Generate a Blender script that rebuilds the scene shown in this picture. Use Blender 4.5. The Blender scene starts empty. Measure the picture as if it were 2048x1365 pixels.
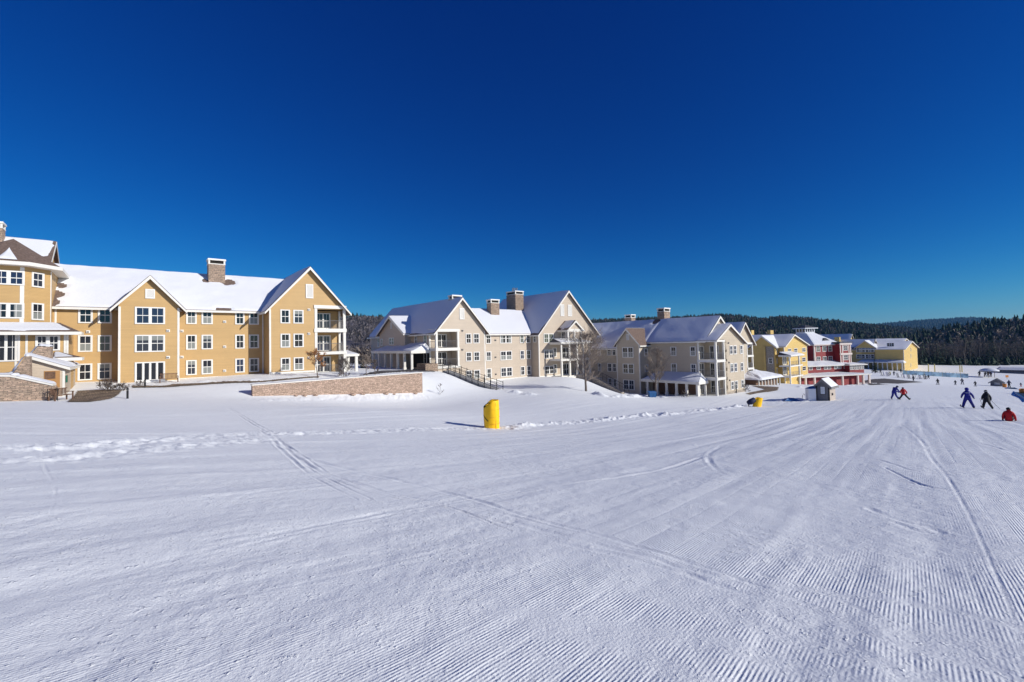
import bpy, math, random
import numpy as np
from mathutils import Vector
R = math.radians
rnd = random.Random(7)
C = bpy.context.scene.collection
sc = bpy.context.scene

# ------------------------------------------------------------------ camera
FPX, PPX, PPY = 910.0, 1024.0, 658.0            # focal length and principal point, in pixels of a 2048 wide frame
_N = np.array([-.0225, 1., 30 / FPX]); _N /= np.linalg.norm(_N)
_w = np.array([0, 0, 1.]); _Y = _w - _N * _N.dot(_w); _Y /= np.linalg.norm(_Y)
_X = np.cross(_Y, _N)
if _X[0] < 0: _X = -_X
RM = np.array([_X, _Y, _N])                      # rows: world axes written in camera (right, up, forward)
cam = bpy.data.objects.new('camera', bpy.data.cameras.new('camera')); C.objects.link(cam)
cam.data.sensor_width = 36; cam.data.lens = 36 * FPX / 2048
cam.data.shift_x = 0; cam.data.shift_y = -(682.5 - PPY) / 2048
cam.data.clip_start = .1; cam.data.clip_end = 20000
from mathutils import Matrix
cam.matrix_world = Matrix([[RM[i][0], RM[i][1], -RM[i][2], 0] for i in range(3)] + [[0, 0, 0, 1]])
sc.camera = cam

# ------------------------------------------------------------------ light
SUN_L = np.array([-.936, .352])                  # heading in which the sunlight travels over the ground
SUN_E = R(23.5)
L = Vector((SUN_L[0] * math.cos(SUN_E), SUN_L[1] * math.cos(SUN_E), -math.sin(SUN_E)))
sun = bpy.data.objects.new('sun', bpy.data.lights.new('sun', 'SUN')); C.objects.link(sun)
sun.data.energy = 3.7; sun.data.angle = R(.53); sun.data.color = (1, .965, .905)
sun.rotation_euler = L.to_track_quat('-Z', 'Y').to_euler()
sun.location = (60, -40, 60)
W = bpy.data.worlds.new("World"); sc.world = W; W.use_nodes = True
nt = W.node_tree; bg = nt.nodes['Background']
sky = nt.nodes.new('ShaderNodeTexSky'); sky.sky_type = 'NISHITA'; sky.sun_disc = False
sky.sun_elevation = SUN_E; sky.sun_rotation = math.atan2(-SUN_L[0], -SUN_L[1])
sky.altitude = 1200; sky.air_density = .9; sky.dust_density = .15; sky.ozone_density = 5
gm = nt.nodes.new('ShaderNodeGamma'); gm.inputs[1].default_value = 1.35     # the deep, saturated winter sky
hs = nt.nodes.new('ShaderNodeHueSaturation'); hs.inputs['Saturation'].default_value = 1.12; hs.inputs['Hue'].default_value = .505
nt.links.new(sky.outputs[0], gm.inputs[0]); nt.links.new(gm.outputs[0], hs.inputs['Color']); spc = nt.nodes.new('ShaderNodeSeparateColor'); cmb = nt.nodes.new('ShaderNodeCombineColor'); nt.links.new(hs.outputs[0], spc.inputs[0])
for ch, (pw_, k_) in enumerate(((1.5, .16), (1., .62), (.71, 1.4))):            # graded channel by channel: a polarised, very deep blue overhead
    a_ = nt.nodes.new('ShaderNodeMath'); a_.operation = 'POWER'; a_.inputs[1].default_value = pw_; b_ = nt.nodes.new('ShaderNodeMath'); b_.operation = 'MULTIPLY'; b_.inputs[1].default_value = k_
    nt.links.new(spc.outputs[ch], a_.inputs[0]); nt.links.new(a_.outputs[0], b_.inputs[0]); nt.links.new(b_.outputs[0], cmb.inputs[ch])
nt.links.new(cmb.outputs[0], bg.inputs[0])
bg.inputs[1].default_value = .05
sc.view_settings.view_transform = 'Standard'; sc.view_settings.look = 'None'
sc.view_settings.exposure = .3; sc.view_settings.gamma = 1

# ------------------------------------------------------------------ pixel <-> world helpers (design measurements)
def ray(px, py):
    v = RM @ np.array([(px - PPX) / FPX, -(py - PPY) / FPX, 1.]); return v / v[1]
def at(px, py, D): return ray(px, py) * D
U0 = np.array([1.2, 1.0]); U0 /= np.linalg.norm(U0)
class Frame:
    """a building's own axes: s along its front, t away behind it, z up (0 = eye level)"""
    def __init__(f, px, py, D, ang=None):
        f.o = at(px, py, D)[:2]
        f.u = U0 if ang is None else np.array([math.cos(R(ang)), math.sin(R(ang))])
        f.d = np.array([-f.u[1], f.u[0]]); f.cs = -f.o.dot(f.u); f.ct = -f.o.dot(f.d)
        f.rz = math.atan2(f.u[1], f.u[0])
    def sz(f, px, py, t=0):
        r = ray(px, py); k = (t - f.ct) / r[:2].dot(f.d); return f.cs + k * r[:2].dot(f.u), k * r[2]
    def tz(f, px, py, s):
        r = ray(px, py); k = (s - f.cs) / r[:2].dot(f.u); return f.ct + k * r[:2].dot(f.d), k * r[2]
    def s(f, px, py, t=0): return f.sz(px, py, t)[0]
    def z(f, px, py, t=0): return f.sz(px, py, t)[1]
    def w(f, s, t): return f.o + f.u * s + f.d * t
    def loc(f, x, y):
        q = np.array([x, y]) - f.o; return q.dot(f.u), q.dot(f.d)

# ------------------------------------------------------------------ noise
def hsh(ix, iy, seed):
    n = (ix.astype(np.int64) * 374761393 + iy.astype(np.int64) * 668265263 + seed * 1442695041) & 0xffffffff
    n = ((n ^ (n >> 13)) * 1274126177) & 0xffffffff
    return ((n ^ (n >> 16)) & 0xffff) / 65535.
def vnoise(x, y, seed=0):
    ix = np.floor(x); iy = np.floor(y); fx = x - ix; fy = y - iy
    fx = fx * fx * (3 - 2 * fx); fy = fy * fy * (3 - 2 * fy); ix = ix.astype(np.int64); iy = iy.astype(np.int64)
    a = hsh(ix, iy, seed); b = hsh(ix + 1, iy, seed); c = hsh(ix, iy + 1, seed); d = hsh(ix + 1, iy + 1, seed)
    return (a + (b - a) * fx) * (1 - fy) + (c + (d - c) * fx) * fy - .5
def fbm(x, y, seed=0, o=4):
    r = 0; a = 1.
    for i in range(o): r = r + a * vnoise(x, y, seed + i * 17); x = x * 2.03 + 11.3; y = y * 2.03 + 5.7; a *= .5
    return r

# ------------------------------------------------------------------ terrain
CP = []
for X, Y in ((0, 0), (-3, 3), (3, 3), (0, 8), (-8, 8), (8, 8), (0, 14), (14, 14), (-12, 12), (-8, 0), (8, 0), (0, -10), (-20, -10), (20, -10),
             (-25, 5), (0, -40), (-40, -40), (40, -40), (22, 18)):
    CP.append((X, Y, -1.7 - .13 * Y - (.07 * X if X < 0 else 0)))
CP.append((25, 5, -2.8))
for px, py, D in ((0, 850, 16.8), (0, 812, 29), (100, 806, 33), (240, 799, 37), (-150, 806, 32), (170, 800, 35.5), (500, 850, 25.5), (500, 800, 41), (230, 770, 44.6), (120, 774, 42),
                  (384, 762, 50), (538, 764, 49.5), (845, 796, 54), (700, 815, 38), (850, 825, 38), (984, 857, 31), (940, 806, 52), (880, 760, 62),
                  (870, 744, 66), (800, 735, 80), (740, 735, 78), (690, 752, 57), (620, 757, 52), (985, 764, 76), (1010, 782, 64), (1079, 757.5, 78), (1130, 754, 79), (1165, 756, 78), (1172, 780, 67),
                  (1100, 800, 52), (1245, 789, 71), (1225, 787, 80), (1270, 789, 79), (1250, 840, 38), (1300, 805, 58), (1310, 794.5, 72), (1390, 794.5, 70), (1436, 794, 71.5), (1486, 784, 78), (1500, 812, 61),
                  (1520, 772, 95), (1570, 769, 108), (1560, 790, 76), (1650, 801, 64), (1700, 782, 88), (1800, 800, 57), (1935, 817, 38.7), (2015, 843, 28.6),
                  (1895, 771, 130), (1860, 773, 120), (1945, 768, 145), (1750, 770, 118), (1650, 773, 130), (1745, 760, 140), (1700, 773, 125), (1820, 740, 185), (1740, 742, 180), (1900, 747, 190),
                  (2048, 748, 200), (2040, 790, 80), (2150, 800, 60), (2300, 830, 40), (2250, 760, 150), (1650, 740, 200), (600, 735, 100), (300, 740, 90), (1100, 735, 130), (1400, 745, 150)):
    p = at(px, py, D); CP.append(tuple(p))
_wa = at(505, 798, 44)[:2]
for k in (0, 4, 8, 12, 16, 19):                  # ground along both sides of the long stone wall
    q = _wa + U0 * k; CP.append((q[0] + .5, q[1] - .7, -4.7 - .083 * k)); q = _wa + U0 * k + np.array([-U0[1], U0[0]]) * 4.5; CP.append((q[0], q[1], -3.5))
for px, py, D in ((935, 770, 64), (960, 776, 66), (975, 766, 74.5), (950, 764, 73.5), (905, 758, 65), (1040, 777, 68), (1110, 775, 66)): CP.append(tuple(at(px, py, D)))
for px, py, D in ((800, 742, 68), (840, 743, 67), (760, 744, 64), (870, 744, 68), (890, 742, 70), (850, 750, 63)): CP.append(tuple(at(px, py, D)))
CP = np.array(CP)
def _U(r2): return np.where(r2 > 1e-9, .5 * r2 * np.log(np.maximum(r2, 1e-9)), 0)
_n = len(CP); _d2 = ((CP[:, None, :2] - CP[None, :, :2]) ** 2).sum(-1)
_A = np.zeros((_n + 3, _n + 3)); _A[:_n, :_n] = _U(_d2) + np.eye(_n) * 12; _A[:_n, _n] = 1; _A[:_n, _n + 1:] = CP[:, :2]
_A[_n, :_n] = 1; _A[_n + 1:, :_n] = CP[:, :2].T
_wts = np.linalg.solve(_A, np.concatenate([CP[:, 2], np.zeros(3)]))
def base_h(x, y):
    x = np.atleast_1d(np.asarray(x, float)); y = np.atleast_1d(np.asarray(y, float)); sh = x.shape; x = x.ravel(); y = y.ravel()
    r = np.hypot(x, y); k = np.minimum(1, 215 / np.maximum(r, 1e-6)); xx = x * k; yy = np.maximum(y * k, -60)
    out = np.empty(len(xx))
    for i in range(0, len(xx), 60000):
        a = xx[i:i + 60000]; b = yy[i:i + 60000]
        out[i:i + 60000] = _U((a[:, None] - CP[None, :, 0]) ** 2 + (b[:, None] - CP[None, :, 1]) ** 2) @ _wts[:_n] + _wts[_n] + _wts[_n + 1] * a + _wts[_n + 2] * b
    out = np.clip(out, -26, 8)
    return out.reshape(sh)
def gpt(px, py, base=True):
    """where the line of sight through a pixel meets the ground"""
    r = ray(px, py); D = np.concatenate([np.arange(1.5, 60, .1), np.arange(60, 400, .5)])
    hz = base_h(r[0] * D, D); below = (r[2] * D) <= hz
    i = int(np.argmax(below)) if below.any() else len(D) - 1
    return r[0] * D[i], D[i], float(r[2] * D[i])
def poly_w(pts): return np.array([gpt(a, b)[:2] for a, b in pts])
def smooth_line(P, n=6):
    P = np.array(P); out = []
    for i in range(len(P) - 1):
        p0 = P[max(i - 1, 0)]; p1 = P[i]; p2 = P[i + 1]; p3 = P[min(i + 2, len(P) - 1)]
        for k in range(n):
            t = k / n; out.append(.5 * ((2 * p1) + (-p0 + p2) * t + (2 * p0 - 5 * p1 + 4 * p2 - p3) * t * t + (-p0 + 3 * p1 - 3 * p2 + p3) * t ** 3))
    out.append(P[-1]); return np.array(out)
# tracks: (line, half width, depth, kind)
TR = []
def track(pts, w, dep, kind='ski'): TR.append((smooth_line(poly_w(pts)), w * .8, dep * .62, kind))
for off in (0, 14):
    track([(455 + off * .3, 818), (520 + off * .7, 858), (555 + off, 893), (590 + off, 925), (640 + off * 1.6, 960), (715 + off * 2, 1000)], .05, .03)
    track([(520 + off * .8, 862), (580 + off, 905), (650 + off, 948), (740 + off * 2, 985), (880 + off, 1015), (1024, 1052 + off)], .05, .028)
track([(560, 880), (610, 925), (720, 968), (860, 1003), (1000, 1030), (1180, 1075), (1400, 1130)], .09, .025)
track([(620, 920), (760, 952), (920, 990), (1024, 1025), (1250, 1090), (1500, 1170), (1700, 1240)], .12, .03)
def scrape(pts, w): TR.append((smooth_line(poly_w(pts)), w, .006, 'scrape'))
scrape([(1000, 1085), (1300, 1155), (1600, 1225), (1900, 1300)], .55); scrape([(1100, 1250), (1400, 1290), (1700, 1365)], .4); scrape([(1500, 1010), (1700, 1040), (1950, 1090)], .5)
scrape([(600, 1150), (900, 1200), (1200, 1290), (1400, 1365)], .35); scrape([(1250, 1180), (1600, 1290), (1850, 1365)], .3)
track([(1110, 1090), (1300, 1130), (1450, 1180), (1600, 1215), (1800, 1290), (2000, 1345)], .16, .035)
track([(1024, 1045), (1200, 1095), (1420, 1150), (1640, 1190), (1850, 1215), (2040, 1260)], .16, .03)
track([(1500, 900), (1440, 895), (1415, 912), (1440, 945), (1500, 968), (1570, 985)], .08, .014)
track([(1560, 860), (1480, 880), (1432, 898), (1418, 925)], .08, .008)
track([(1540, 912), (1620, 922), (1720, 932)], .05, .03)
track([(1690, 915), (1760, 925), (1830, 945), (1910, 948), (2048, 960)], .05, .03)
track([(1770, 940), (1840, 968), (1910, 982), (2040, 1003)], .04, .035)
track([(1800, 850), (1840, 880), (1860, 915), (1890, 950), (1930, 1010), (1980, 1120), (2030, 1250), (2045, 1340)], .04, .016)
track([(1740, 1015), (1800, 1035), (1850, 1045), (1880, 1058)], .1, .045)
track([(1790, 1040), (1835, 1055), (1895, 1062)], .1, .03)
track([(1190, 1100), (1300, 1118), (1400, 1165)], .12, .03)
track([(1520, 1150), (1640, 1190), (1760, 1240)], .1, .03)
track([(1480, 1210), (1620, 1250), (1760, 1330), (1800, 1365)], .2, .035)
track([(0, 1225), (400, 1118), (700, 1048), (1024, 985), (1300, 945), (1400, 915)], .10, .024)
track([(-40, 1215), (400, 1108), (700, 1040), (1024, 978), (1300, 938)], .3, .012)
track([(200, 1160), (500, 1085), (760, 1030)], .14, .02)
track([(0, 1060), (200, 1022), (420, 1000), (640, 972), (800, 962)], .2, .015)
track([(0, 1310), (300, 1235), (700, 1150), (1000, 1075)], .1, .015)
track([(85, 900), (90, 935), (110, 985), (100, 1040)], .03, .012)
for k in range(9):
    a = rnd.uniform(1300, 2000); b = rnd.uniform(850, 960); track([(a, b), (a + rnd.uniform(60, 120), b + rnd.uniform(0, 10)), (a + rnd.uniform(160, 300), b + rnd.uniform(6, 30))], .04, .02)
# windrows: lumpy ridges of snow thrown up along the groomed road
WR = []
def windrow(pts, w, h): WR.append((smooth_line(poly_w(pts)), w, h * .8))
windrow([(-60, 899), (150, 893), (300, 881), (520, 871), (800, 861), (965, 858), (1030, 853), (1130, 846), (1250, 836), (1400, 822), (1500, 811), (1560, 806), (1620, 803)], .5, .10)
windrow([(-60, 925), (120, 916), (260, 905), (420, 890), (520, 880)], .35, .06)
windrow([(60, 900), (180, 896), (290, 886)], .25, .09)
windrow([(1030, 858), (1060, 851), (1150, 845), (1260, 834), (1340, 828)], .5, .12)
windrow([(1400, 822), (1450, 818), (1480, 813)], .6, .16)
windrow([(1560, 803), (1590, 801), (1610, 802)], .7, .3)
windrow([(505, 801), (600, 800), (700, 797), (845, 793)], .5, .22)
windrow([(1008, 783), (1040, 786), (1060, 789)], .7, .45)
windrow([(1195, 790), (1215, 794), (1250, 795), (1290, 793)], .8, .45)
windrow([(1318, 795), (1330, 796)], .6, .4)
windrow([(215, 772), (240, 771), (262, 771)], .6, .3)
windrow([(355, 764), (430, 763), (505, 762)], .8, .45)
windrow([(1595, 775), (1640, 772), (1720, 772), (1760, 769)], .8, .35)
def seg_dist(x, y, Ln):
    best = np.full(x.shape, 1e9)
    for a, b in zip(Ln[:-1], Ln[1:]):
        v = b - a; l2 = max(v.dot(v), 1e-9); t = np.clip(((x - a[0]) * v[0] + (y - a[1]) * v[1]) / l2, 0, 1)
        best = np.minimum(best, np.hypot(x - a[0] - t * v[0], y - a[1] - t * v[1]))
    return best
G_DIR = np.array([.655, .755])                     # heading of the grooming passes
def height(x, y, want=False):
    x = np.asarray(x, float); y = np.asarray(y, float)
    h = base_h(x, y); r = np.hypot(x, y)
    near = np.clip(1 - r / 120, 0, 1)
    h = h + .10 * fbm(x * .16, y * .16, 3, 3) * near + .5 * fbm(x * .03, y * .03, 9, 2) * np.clip((r - 90) / 60, 0, 1)
    a = x * G_DIR[0] + y * G_DIR[1]; c = x * G_DIR[1] - y * G_DIR[0]
    h = h + .030 * fbm(a * .12, c * 1.3, 21, 3) * np.clip(1.5 - r / 60, 0, 1)          # streaks along the passes
    h = h + .028 * fbm(a * .05, c * 2.6, 27, 3) * np.clip((r - 12) / 15, 0, 1) * np.clip(2 - r / 60, 0, 1)
    h = h + .012 * fbm(x * 2.2, y * 2.2, 31, 3) * np.clip(1.3 - r / 40, 0, 1)
    g = np.ones(x.shape)
    for Ln, w, dep, kind in TR:
        m = (x > Ln[:, 0].min() - 4 * w) & (x < Ln[:, 0].max() + 4 * w) & (y > Ln[:, 1].min() - 4 * w) & (y < Ln[:, 1].max() + 4 * w)
        if not m.any(): continue
        q = np.clip(r[m] / 15, .13, 1.3); d = seg_dist(x[m], y[m], Ln) / q + .3 * w * vnoise(x[m] * 1.7, y[m] * 1.7, 5)
        dep = dep * np.clip(.75 + 1.5 * fbm(x[m] * .9 + dep * 99, y[m] * .9, 7, 3), .15, 1.4)
        h[m] += -dep * q * np.exp(-(d / w) ** 2) + dep * q * .45 * np.exp(-((d - 1.9 * w) / (.6 * w)) ** 2)
        g[m] *= 1 - .9 * np.exp(-(d / (2.0 * w)) ** 2)
    for Ln, w, hh in WR:
        m = (x > Ln[:, 0].min() - 4 * w) & (x < Ln[:, 0].max() + 4 * w) & (y > Ln[:, 1].min() - 4 * w) & (y < Ln[:, 1].max() + 4 * w)
        if not m.any(): continue
        X = x[m]; Y = y[m]; d = seg_dist(X, Y, Ln)
        h[m] += hh * np.exp(-(d / w) ** 2) * np.clip(.55 + 2.2 * fbm(X * .7, Y * .7, 41, 5), 0, 2) * np.where(X < -1.5, .28, .8) + .10 * np.exp(-(d / (1.8 * w)) ** 2) * fbm(X * 3.3, Y * 3.3, 47, 4)
        g[m] *= 1 - np.exp(-(d / (2 * w)) ** 2)
    if want:
        # where the fresh corduroy still shows: patches rubbed out by skiers, the slope left of the road is smooth
        big = fbm(a * .11 + 3, c * .42, 61, 3)
        side = np.clip((c + 6.5) / 5, .1, 1)
        g = g * np.clip(.62 + 2.6 * fbm(a * .3 + 9, c * .8 + 4, 63, 5), .04, 1.1) * side
        g = g * np.clip(1 - (np.abs(((c + 1.3) / 4.3) % 1 - .5) < .012) * 1., 0, 1)
        return h, g
    return h
def H(x, y): return float(height(np.array([x]), np.array([y]))[0])
def gz(px, py):
    x, y, z = gpt(px, py); return x, y, H(x, y)

# ------------------------------------------------------------------ materials
def mat(name, col, rough=.7, metal=0, spec=.3, noise=0, nscale=3., bump=0, bscale=20., emit=None):
    m = bpy.data.materials.new(name); m.use_nodes = True; n = m.node_tree; b = n.nodes['Principled BSDF']
    b.inputs['Base Color'].default_value = (*col, 1); b.inputs['Roughness'].default_value = rough
    b.inputs['Metallic'].default_value = metal; b.inputs['Specular IOR Level'].default_value = spec
    tc = n.nodes.new('ShaderNodeTexCoord')
    if noise:
        t = n.nodes.new('ShaderNodeTexNoise'); t.inputs['Scale'].default_value = nscale; t.inputs['Detail'].default_value = 5
        n.links.new(tc.outputs['Object'], t.inputs['Vector'])
        r = n.nodes.new('ShaderNodeValToRGB'); r.color_ramp.elements[0].position = .3; r.color_ramp.elements[1].position = .7
        r.color_ramp.elements[0].color = (*[c * (1 - noise) for c in col], 1); r.color_ramp.elements[1].color = (*[min(1, c * (1 + noise)) for c in col], 1)
        n.links.new(t.outputs['Fac'], r.inputs[0]); n.links.new(r.outputs[0], b.inputs['Base Color'])
    if bump:
        t = n.nodes.new('ShaderNodeTexNoise'); t.inputs['Scale'].default_value = bscale; t.inputs['Detail'].default_value = 6
        n.links.new(tc.outputs['Object'], t.inputs['Vector'])
        bp = n.nodes.new('ShaderNodeBump'); bp.inputs['Strength'].default_value = 1; bp.inputs['Distance'].default_value = bump
        n.links.new(t.outputs['Fac'], bp.inputs['Height']); n.links.new(bp.outputs[0], b.inputs['Normal'])
    return m
def mth(n, op, a, b=None, c=None):
    q = n.nodes.new('ShaderNodeMath'); q.operation = op
    for i, v in enumerate((a, b, c)):
        if v is None: continue
        if isinstance(v, (int, float)): q.inputs[i].default_value = v
        else: n.links.new(v, q.inputs[i])
    return q.outputs[0]
def siding(name, col, pitch=.125):
    m = mat(name, col, .55); n = m.node_tree; b = n.nodes['Principled BSDF']
    tc = [x for x in n.nodes if x.type == 'TEX_COORD'][0]; sp = n.nodes.new('ShaderNodeSeparateXYZ'); n.links.new(tc.outputs['Object'], sp.inputs[0])
    q = mth(n, 'DIVIDE', sp.outputs[2], pitch); fr = mth(n, 'FRACT', q)
    bp = n.nodes.new('ShaderNodeBump'); bp.inputs['Distance'].default_value = .022; bp.inputs['Strength'].default_value = .8
    hgt = mth(n, 'SUBTRACT', 1, fr); n.links.new(hgt, bp.inputs['Height']); n.links.new(bp.outputs[0], b.inputs['Normal'])
    fl = mth(n, 'FLOOR', q); wn = n.nodes.new('ShaderNodeTexWhiteNoise'); wn.noise_dimensions = '1D'; n.links.new(fl, wn.inputs['W'])
    no = n.nodes.new('ShaderNodeTexNoise'); no.inputs['Scale'].default_value = .7; no.inputs['Detail'].default_value = 6; n.links.new(tc.outputs['Object'], no.inputs['Vector'])
    v = mth(n, 'ADD', mth(n, 'MULTIPLY', wn.outputs[0], .07), mth(n, 'MULTIPLY_ADD', no.outputs[0], .22, .86))
    gap = mth(n, 'GREATER_THAN', fr, .12); v = mth(n, 'MULTIPLY', v, mth(n, 'MULTIPLY_ADD', gap, .16, .84))
    mx = n.nodes.new('ShaderNodeMix'); mx.data_type = 'RGBA'; mx.blend_type = 'MULTIPLY'; mx.inputs[0].default_value = 1
    mx.inputs[6].default_value = (*col, 1); n.links.new(v, mx.inputs[7]); n.links.new(mx.outputs[2], b.inputs['Base Color'])
    return m
def stone(name, c1, c2, mortar, sc_=1., w=.42, h=.1):
    m = mat(name, c1, .85); n = m.node_tree; b = n.nodes['Principled BSDF']
    tc = [x for x in n.nodes if x.type == 'TEX_COORD'][0]; sp = n.nodes.new('ShaderNodeSeparateXYZ'); n.links.new(tc.outputs['Object'], sp.inputs[0])
    cb = n.nodes.new('ShaderNodeCombineXYZ'); no0 = n.nodes.new('ShaderNodeTexNoise'); no0.inputs['Scale'].default_value = 2.2; n.links.new(tc.outputs['Object'], no0.inputs['Vector'])
    dz = mth(n, 'MULTIPLY', mth(n, 'SUBTRACT', no0.outputs[0], .5), .12)
    n.links.new(mth(n, 'ADD', sp.outputs[0], sp.outputs[1]), cb.inputs[0]); n.links.new(mth(n, 'ADD', sp.outputs[2], dz), cb.inputs[1])
    br = n.nodes.new('ShaderNodeTexBrick'); br.inputs['Scale'].default_value = sc_; br.inputs['Brick Width'].default_value = w; br.inputs['Row Height'].default_value = h
    br.inputs['Mortar Size'].default_value = .014; br.inputs['Color1'].default_value = (*c1, 1); br.inputs['Color2'].default_value = (*c2, 1); br.inputs['Mortar'].default_value = (*mortar, 1)
    br.offset_frequency = 2; br.squash = .6; br.squash_frequency = 3; n.links.new(cb.outputs[0], br.inputs['Vector'])
    no = n.nodes.new('ShaderNodeTexNoise'); no.inputs['Scale'].default_value = 3.3; no.inputs['Detail'].default_value = 8; no.inputs['Roughness'].default_value = .75
    mp = n.nodes.new('ShaderNodeMapping'); mp.inputs['Scale'].default_value = (1, 1, 2.6); n.links.new(tc.outputs['Object'], mp.inputs[0]); n.links.new(mp.outputs[0], no.inputs['Vector'])
    v = mth(n, 'MULTIPLY_ADD', no.outputs[0], 3.0, -.45); v.node.use_clamp = False
    mx = n.nodes.new('ShaderNodeMix'); mx.data_type = 'RGBA'; mx.blend_type = 'MULTIPLY'; mx.inputs[0].default_value = 1
    n.links.new(br.outputs[0], mx.inputs[6]); n.links.new(v, mx.inputs[7]); n.links.new(mx.outputs[2], b.inputs['Base Color'])
    bp = n.nodes.new('ShaderNodeBump'); bp.inputs['Distance'].default_value = .05; n.links.new(mth(n, 'ADD', mth(n, 'SUBTRACT', 1, br.outputs[1]), no.outputs[0]), bp.inputs['Height']); n.links.new(bp.outputs[0], b.inputs['Normal'])
    return m
def ground_snow():
    m = mat('groomed_snow', (.92, .935, .925), .62, spec=.25); n = m.node_tree; b = n.nodes['Principled BSDF']
    tc = [x for x in n.nodes if x.type == 'TEX_COORD'][0]; sp = n.nodes.new('ShaderNodeSeparateXYZ'); n.links.new(tc.outputs['Object'], sp.inputs[0])
    wob = n.nodes.new('ShaderNodeTexNoise'); wob.inputs['Scale'].default_value = .3; wob.inputs['Detail'].default_value = 3; n.links.new(tc.outputs['Object'], wob.inputs['Vector'])
    c = mth(n, 'SUBTRACT', mth(n, 'MULTIPLY', sp.outputs[0], G_DIR[1]), mth(n, 'MULTIPLY', sp.outputs[1], G_DIR[0]))
    c = mth(n, 'ADD', c, mth(n, 'MULTIPLY', wob.outputs[0], .10))
    s = mth(n, 'SINE', mth(n, 'MULTIPLY', c, 2 * math.pi / .029))
    at_ = n.nodes.new('ShaderNodeAttribute'); at_.attribute_name = 'groom'
    fi = n.nodes.new('ShaderNodeTexNoise'); fi.inputs['Scale'].default_value = 38; fi.inputs['Detail'].default_value = 5; fi.inputs['Roughness'].default_value = .6; n.links.new(tc.outputs['Object'], fi.inputs['Vector'])
    md = n.nodes.new('ShaderNodeTexNoise'); md.inputs['Scale'].default_value = 7; md.inputs['Detail'].default_value = 6; n.links.new(tc.outputs['Object'], md.inputs['Vector'])
    brk = mth(n, 'MULTIPLY_ADD', md.outputs[0], 2.4, -.5)
    brk.node.use_clamp = True
    cord = mth(n, 'MULTIPLY', mth(n, 'MULTIPLY', s, brk), mth(n, 'MULTIPLY', at_.outputs['Fac'], .0022))
    seam = mth(n, 'POWER', mth(n, 'ABSOLUTE', mth(n, 'COSINE', mth(n, 'MULTIPLY', c, math.pi / .41))), 60)
    cord = mth(n, 'SUBTRACT', cord, mth(n, 'MULTIPLY', seam, mth(n, 'MULTIPLY', at_.outputs['Fac'], .003)))
    big = n.nodes.new('ShaderNodeTexNoise'); big.inputs['Scale'].default_value = .5; big.inputs['Detail'].default_value = 4; n.links.new(tc.outputs['Object'], big.inputs['Vector'])
    bb = mth(n, 'MULTIPLY_ADD', big.outputs[0], 3.2, -1.05); bb.node.use_clamp = True
    cr = n.nodes.new('ShaderNodeTexNoise'); cr.inputs['Scale'].default_value = 19; cr.inputs['Detail'].default_value = 3; n.links.new(tc.outputs['Object'], cr.inputs['Vector'])
    crumb = mth(n, 'MULTIPLY_ADD', cr.outputs[0], 6, -3.75); crumb.node.use_clamp = True
    hgt = mth(n, 'ADD', cord, mth(n, 'ADD', mth(n, 'MULTIPLY', fi.outputs[0], .0085), mth(n, 'MULTIPLY', mth(n, 'ADD', mth(n, 'MULTIPLY', md.outputs[0], .020), mth(n, 'MULTIPLY', crumb, .012)), mth(n, 'MULTIPLY_ADD', bb, .9, .25))))
    bp = n.nodes.new('ShaderNodeBump'); bp.inputs['Distance'].default_value = 1; bp.inputs['Strength'].default_value = 1; n.links.new(hgt, bp.inputs['Height']); n.links.new(bp.outputs[0], b.inputs['Normal'])
    return m
M = {}
M['ground'] = ground_snow()
M['snow'] = mat('snow', (.79, .80, .82), .6, spec=.2, bump=.02, bscale=3.5)
M['yellow'] = siding('yellow_siding', (.52, .335, .14))
M['yellow2'] = siding('pale_yellow_siding', (.66, .46, .15))
M['cream'] = siding('cream_siding', (.54, .445, .34))
M['beige'] = siding('beige_siding', (.53, .445, .33))
M['red'] = siding('red_siding', (.27, .022, .024))
M['trim'] = mat('white_trim', (.74, .71, .64), .5, noise=.05, nscale=2)
M['trimw'] = mat('window_trim', (.76, .74, .69), .5)
M['pinkt'] = mat('pale_trim', (.72, .62, .55), .5)
M['shingle'] = mat('brown_shingle', (.17, .12, .095), .9, noise=.35, nscale=6, bump=.02, bscale=30)
M['roofgrey'] = mat('grey_roof', (.07, .07, .08), .7, noise=.2)
M['soffit'] = mat('soffit', (.5, .42, .3), .7)
M['stone'] = stone('ledge_stone', (.56, .40, .29), (.34, .26, .19), (.15, .12, .10))
M['stonep'] = stone('pink_ledge_stone', (.66, .47, .36), (.42, .30, .22), (.20, .15, .12))
M['found'] = stone('foundation_stone', (.45, .38, .30), (.38, .33, .27), (.2, .17, .14), w=.6, h=.2)
def glass(name, col, rough=.06, blind=None):
    m = mat(name, col, rough, spec=.6)
    return m
M['g0'] = glass('dark_glass', (.012, .014, .018)); M['g1'] = glass('dark_glass_pale', (.03, .035, .045))  # two tones of dark glass, the second slightly paler
M['g2'] = glass('curtained_glass', (.10, .115, .085), .12); M['g3'] = glass('blue_glass', (.02, .03, .06), .04)
M['slat'] = mat('grey_slats', (.50, .47, .43), .6)
M['blind'] = mat('window_blind', (.22, .23, .21), .3, spec=.6)
M['black'] = mat('black_metal', (.012, .012, .014), .45)
M['rail'] = mat('grey_railing', (.22, .21, .20), .5)
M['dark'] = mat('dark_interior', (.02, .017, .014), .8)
M['wood'] = mat('weathered_wood', (.16, .09, .055), .8, noise=.3, nscale=8)
M['tan'] = mat('tan_panel', (.42, .22, .08), .7)
M['paver'] = stone('brick_paver', (.26, .19, .13), (.20, .15, .10), (.11, .08, .06), w=.25, h=.12)
M['asphalt'] = mat('asphalt', (.10, .09, .085), .9, noise=.3, nscale=.8, bump=.01)
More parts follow.
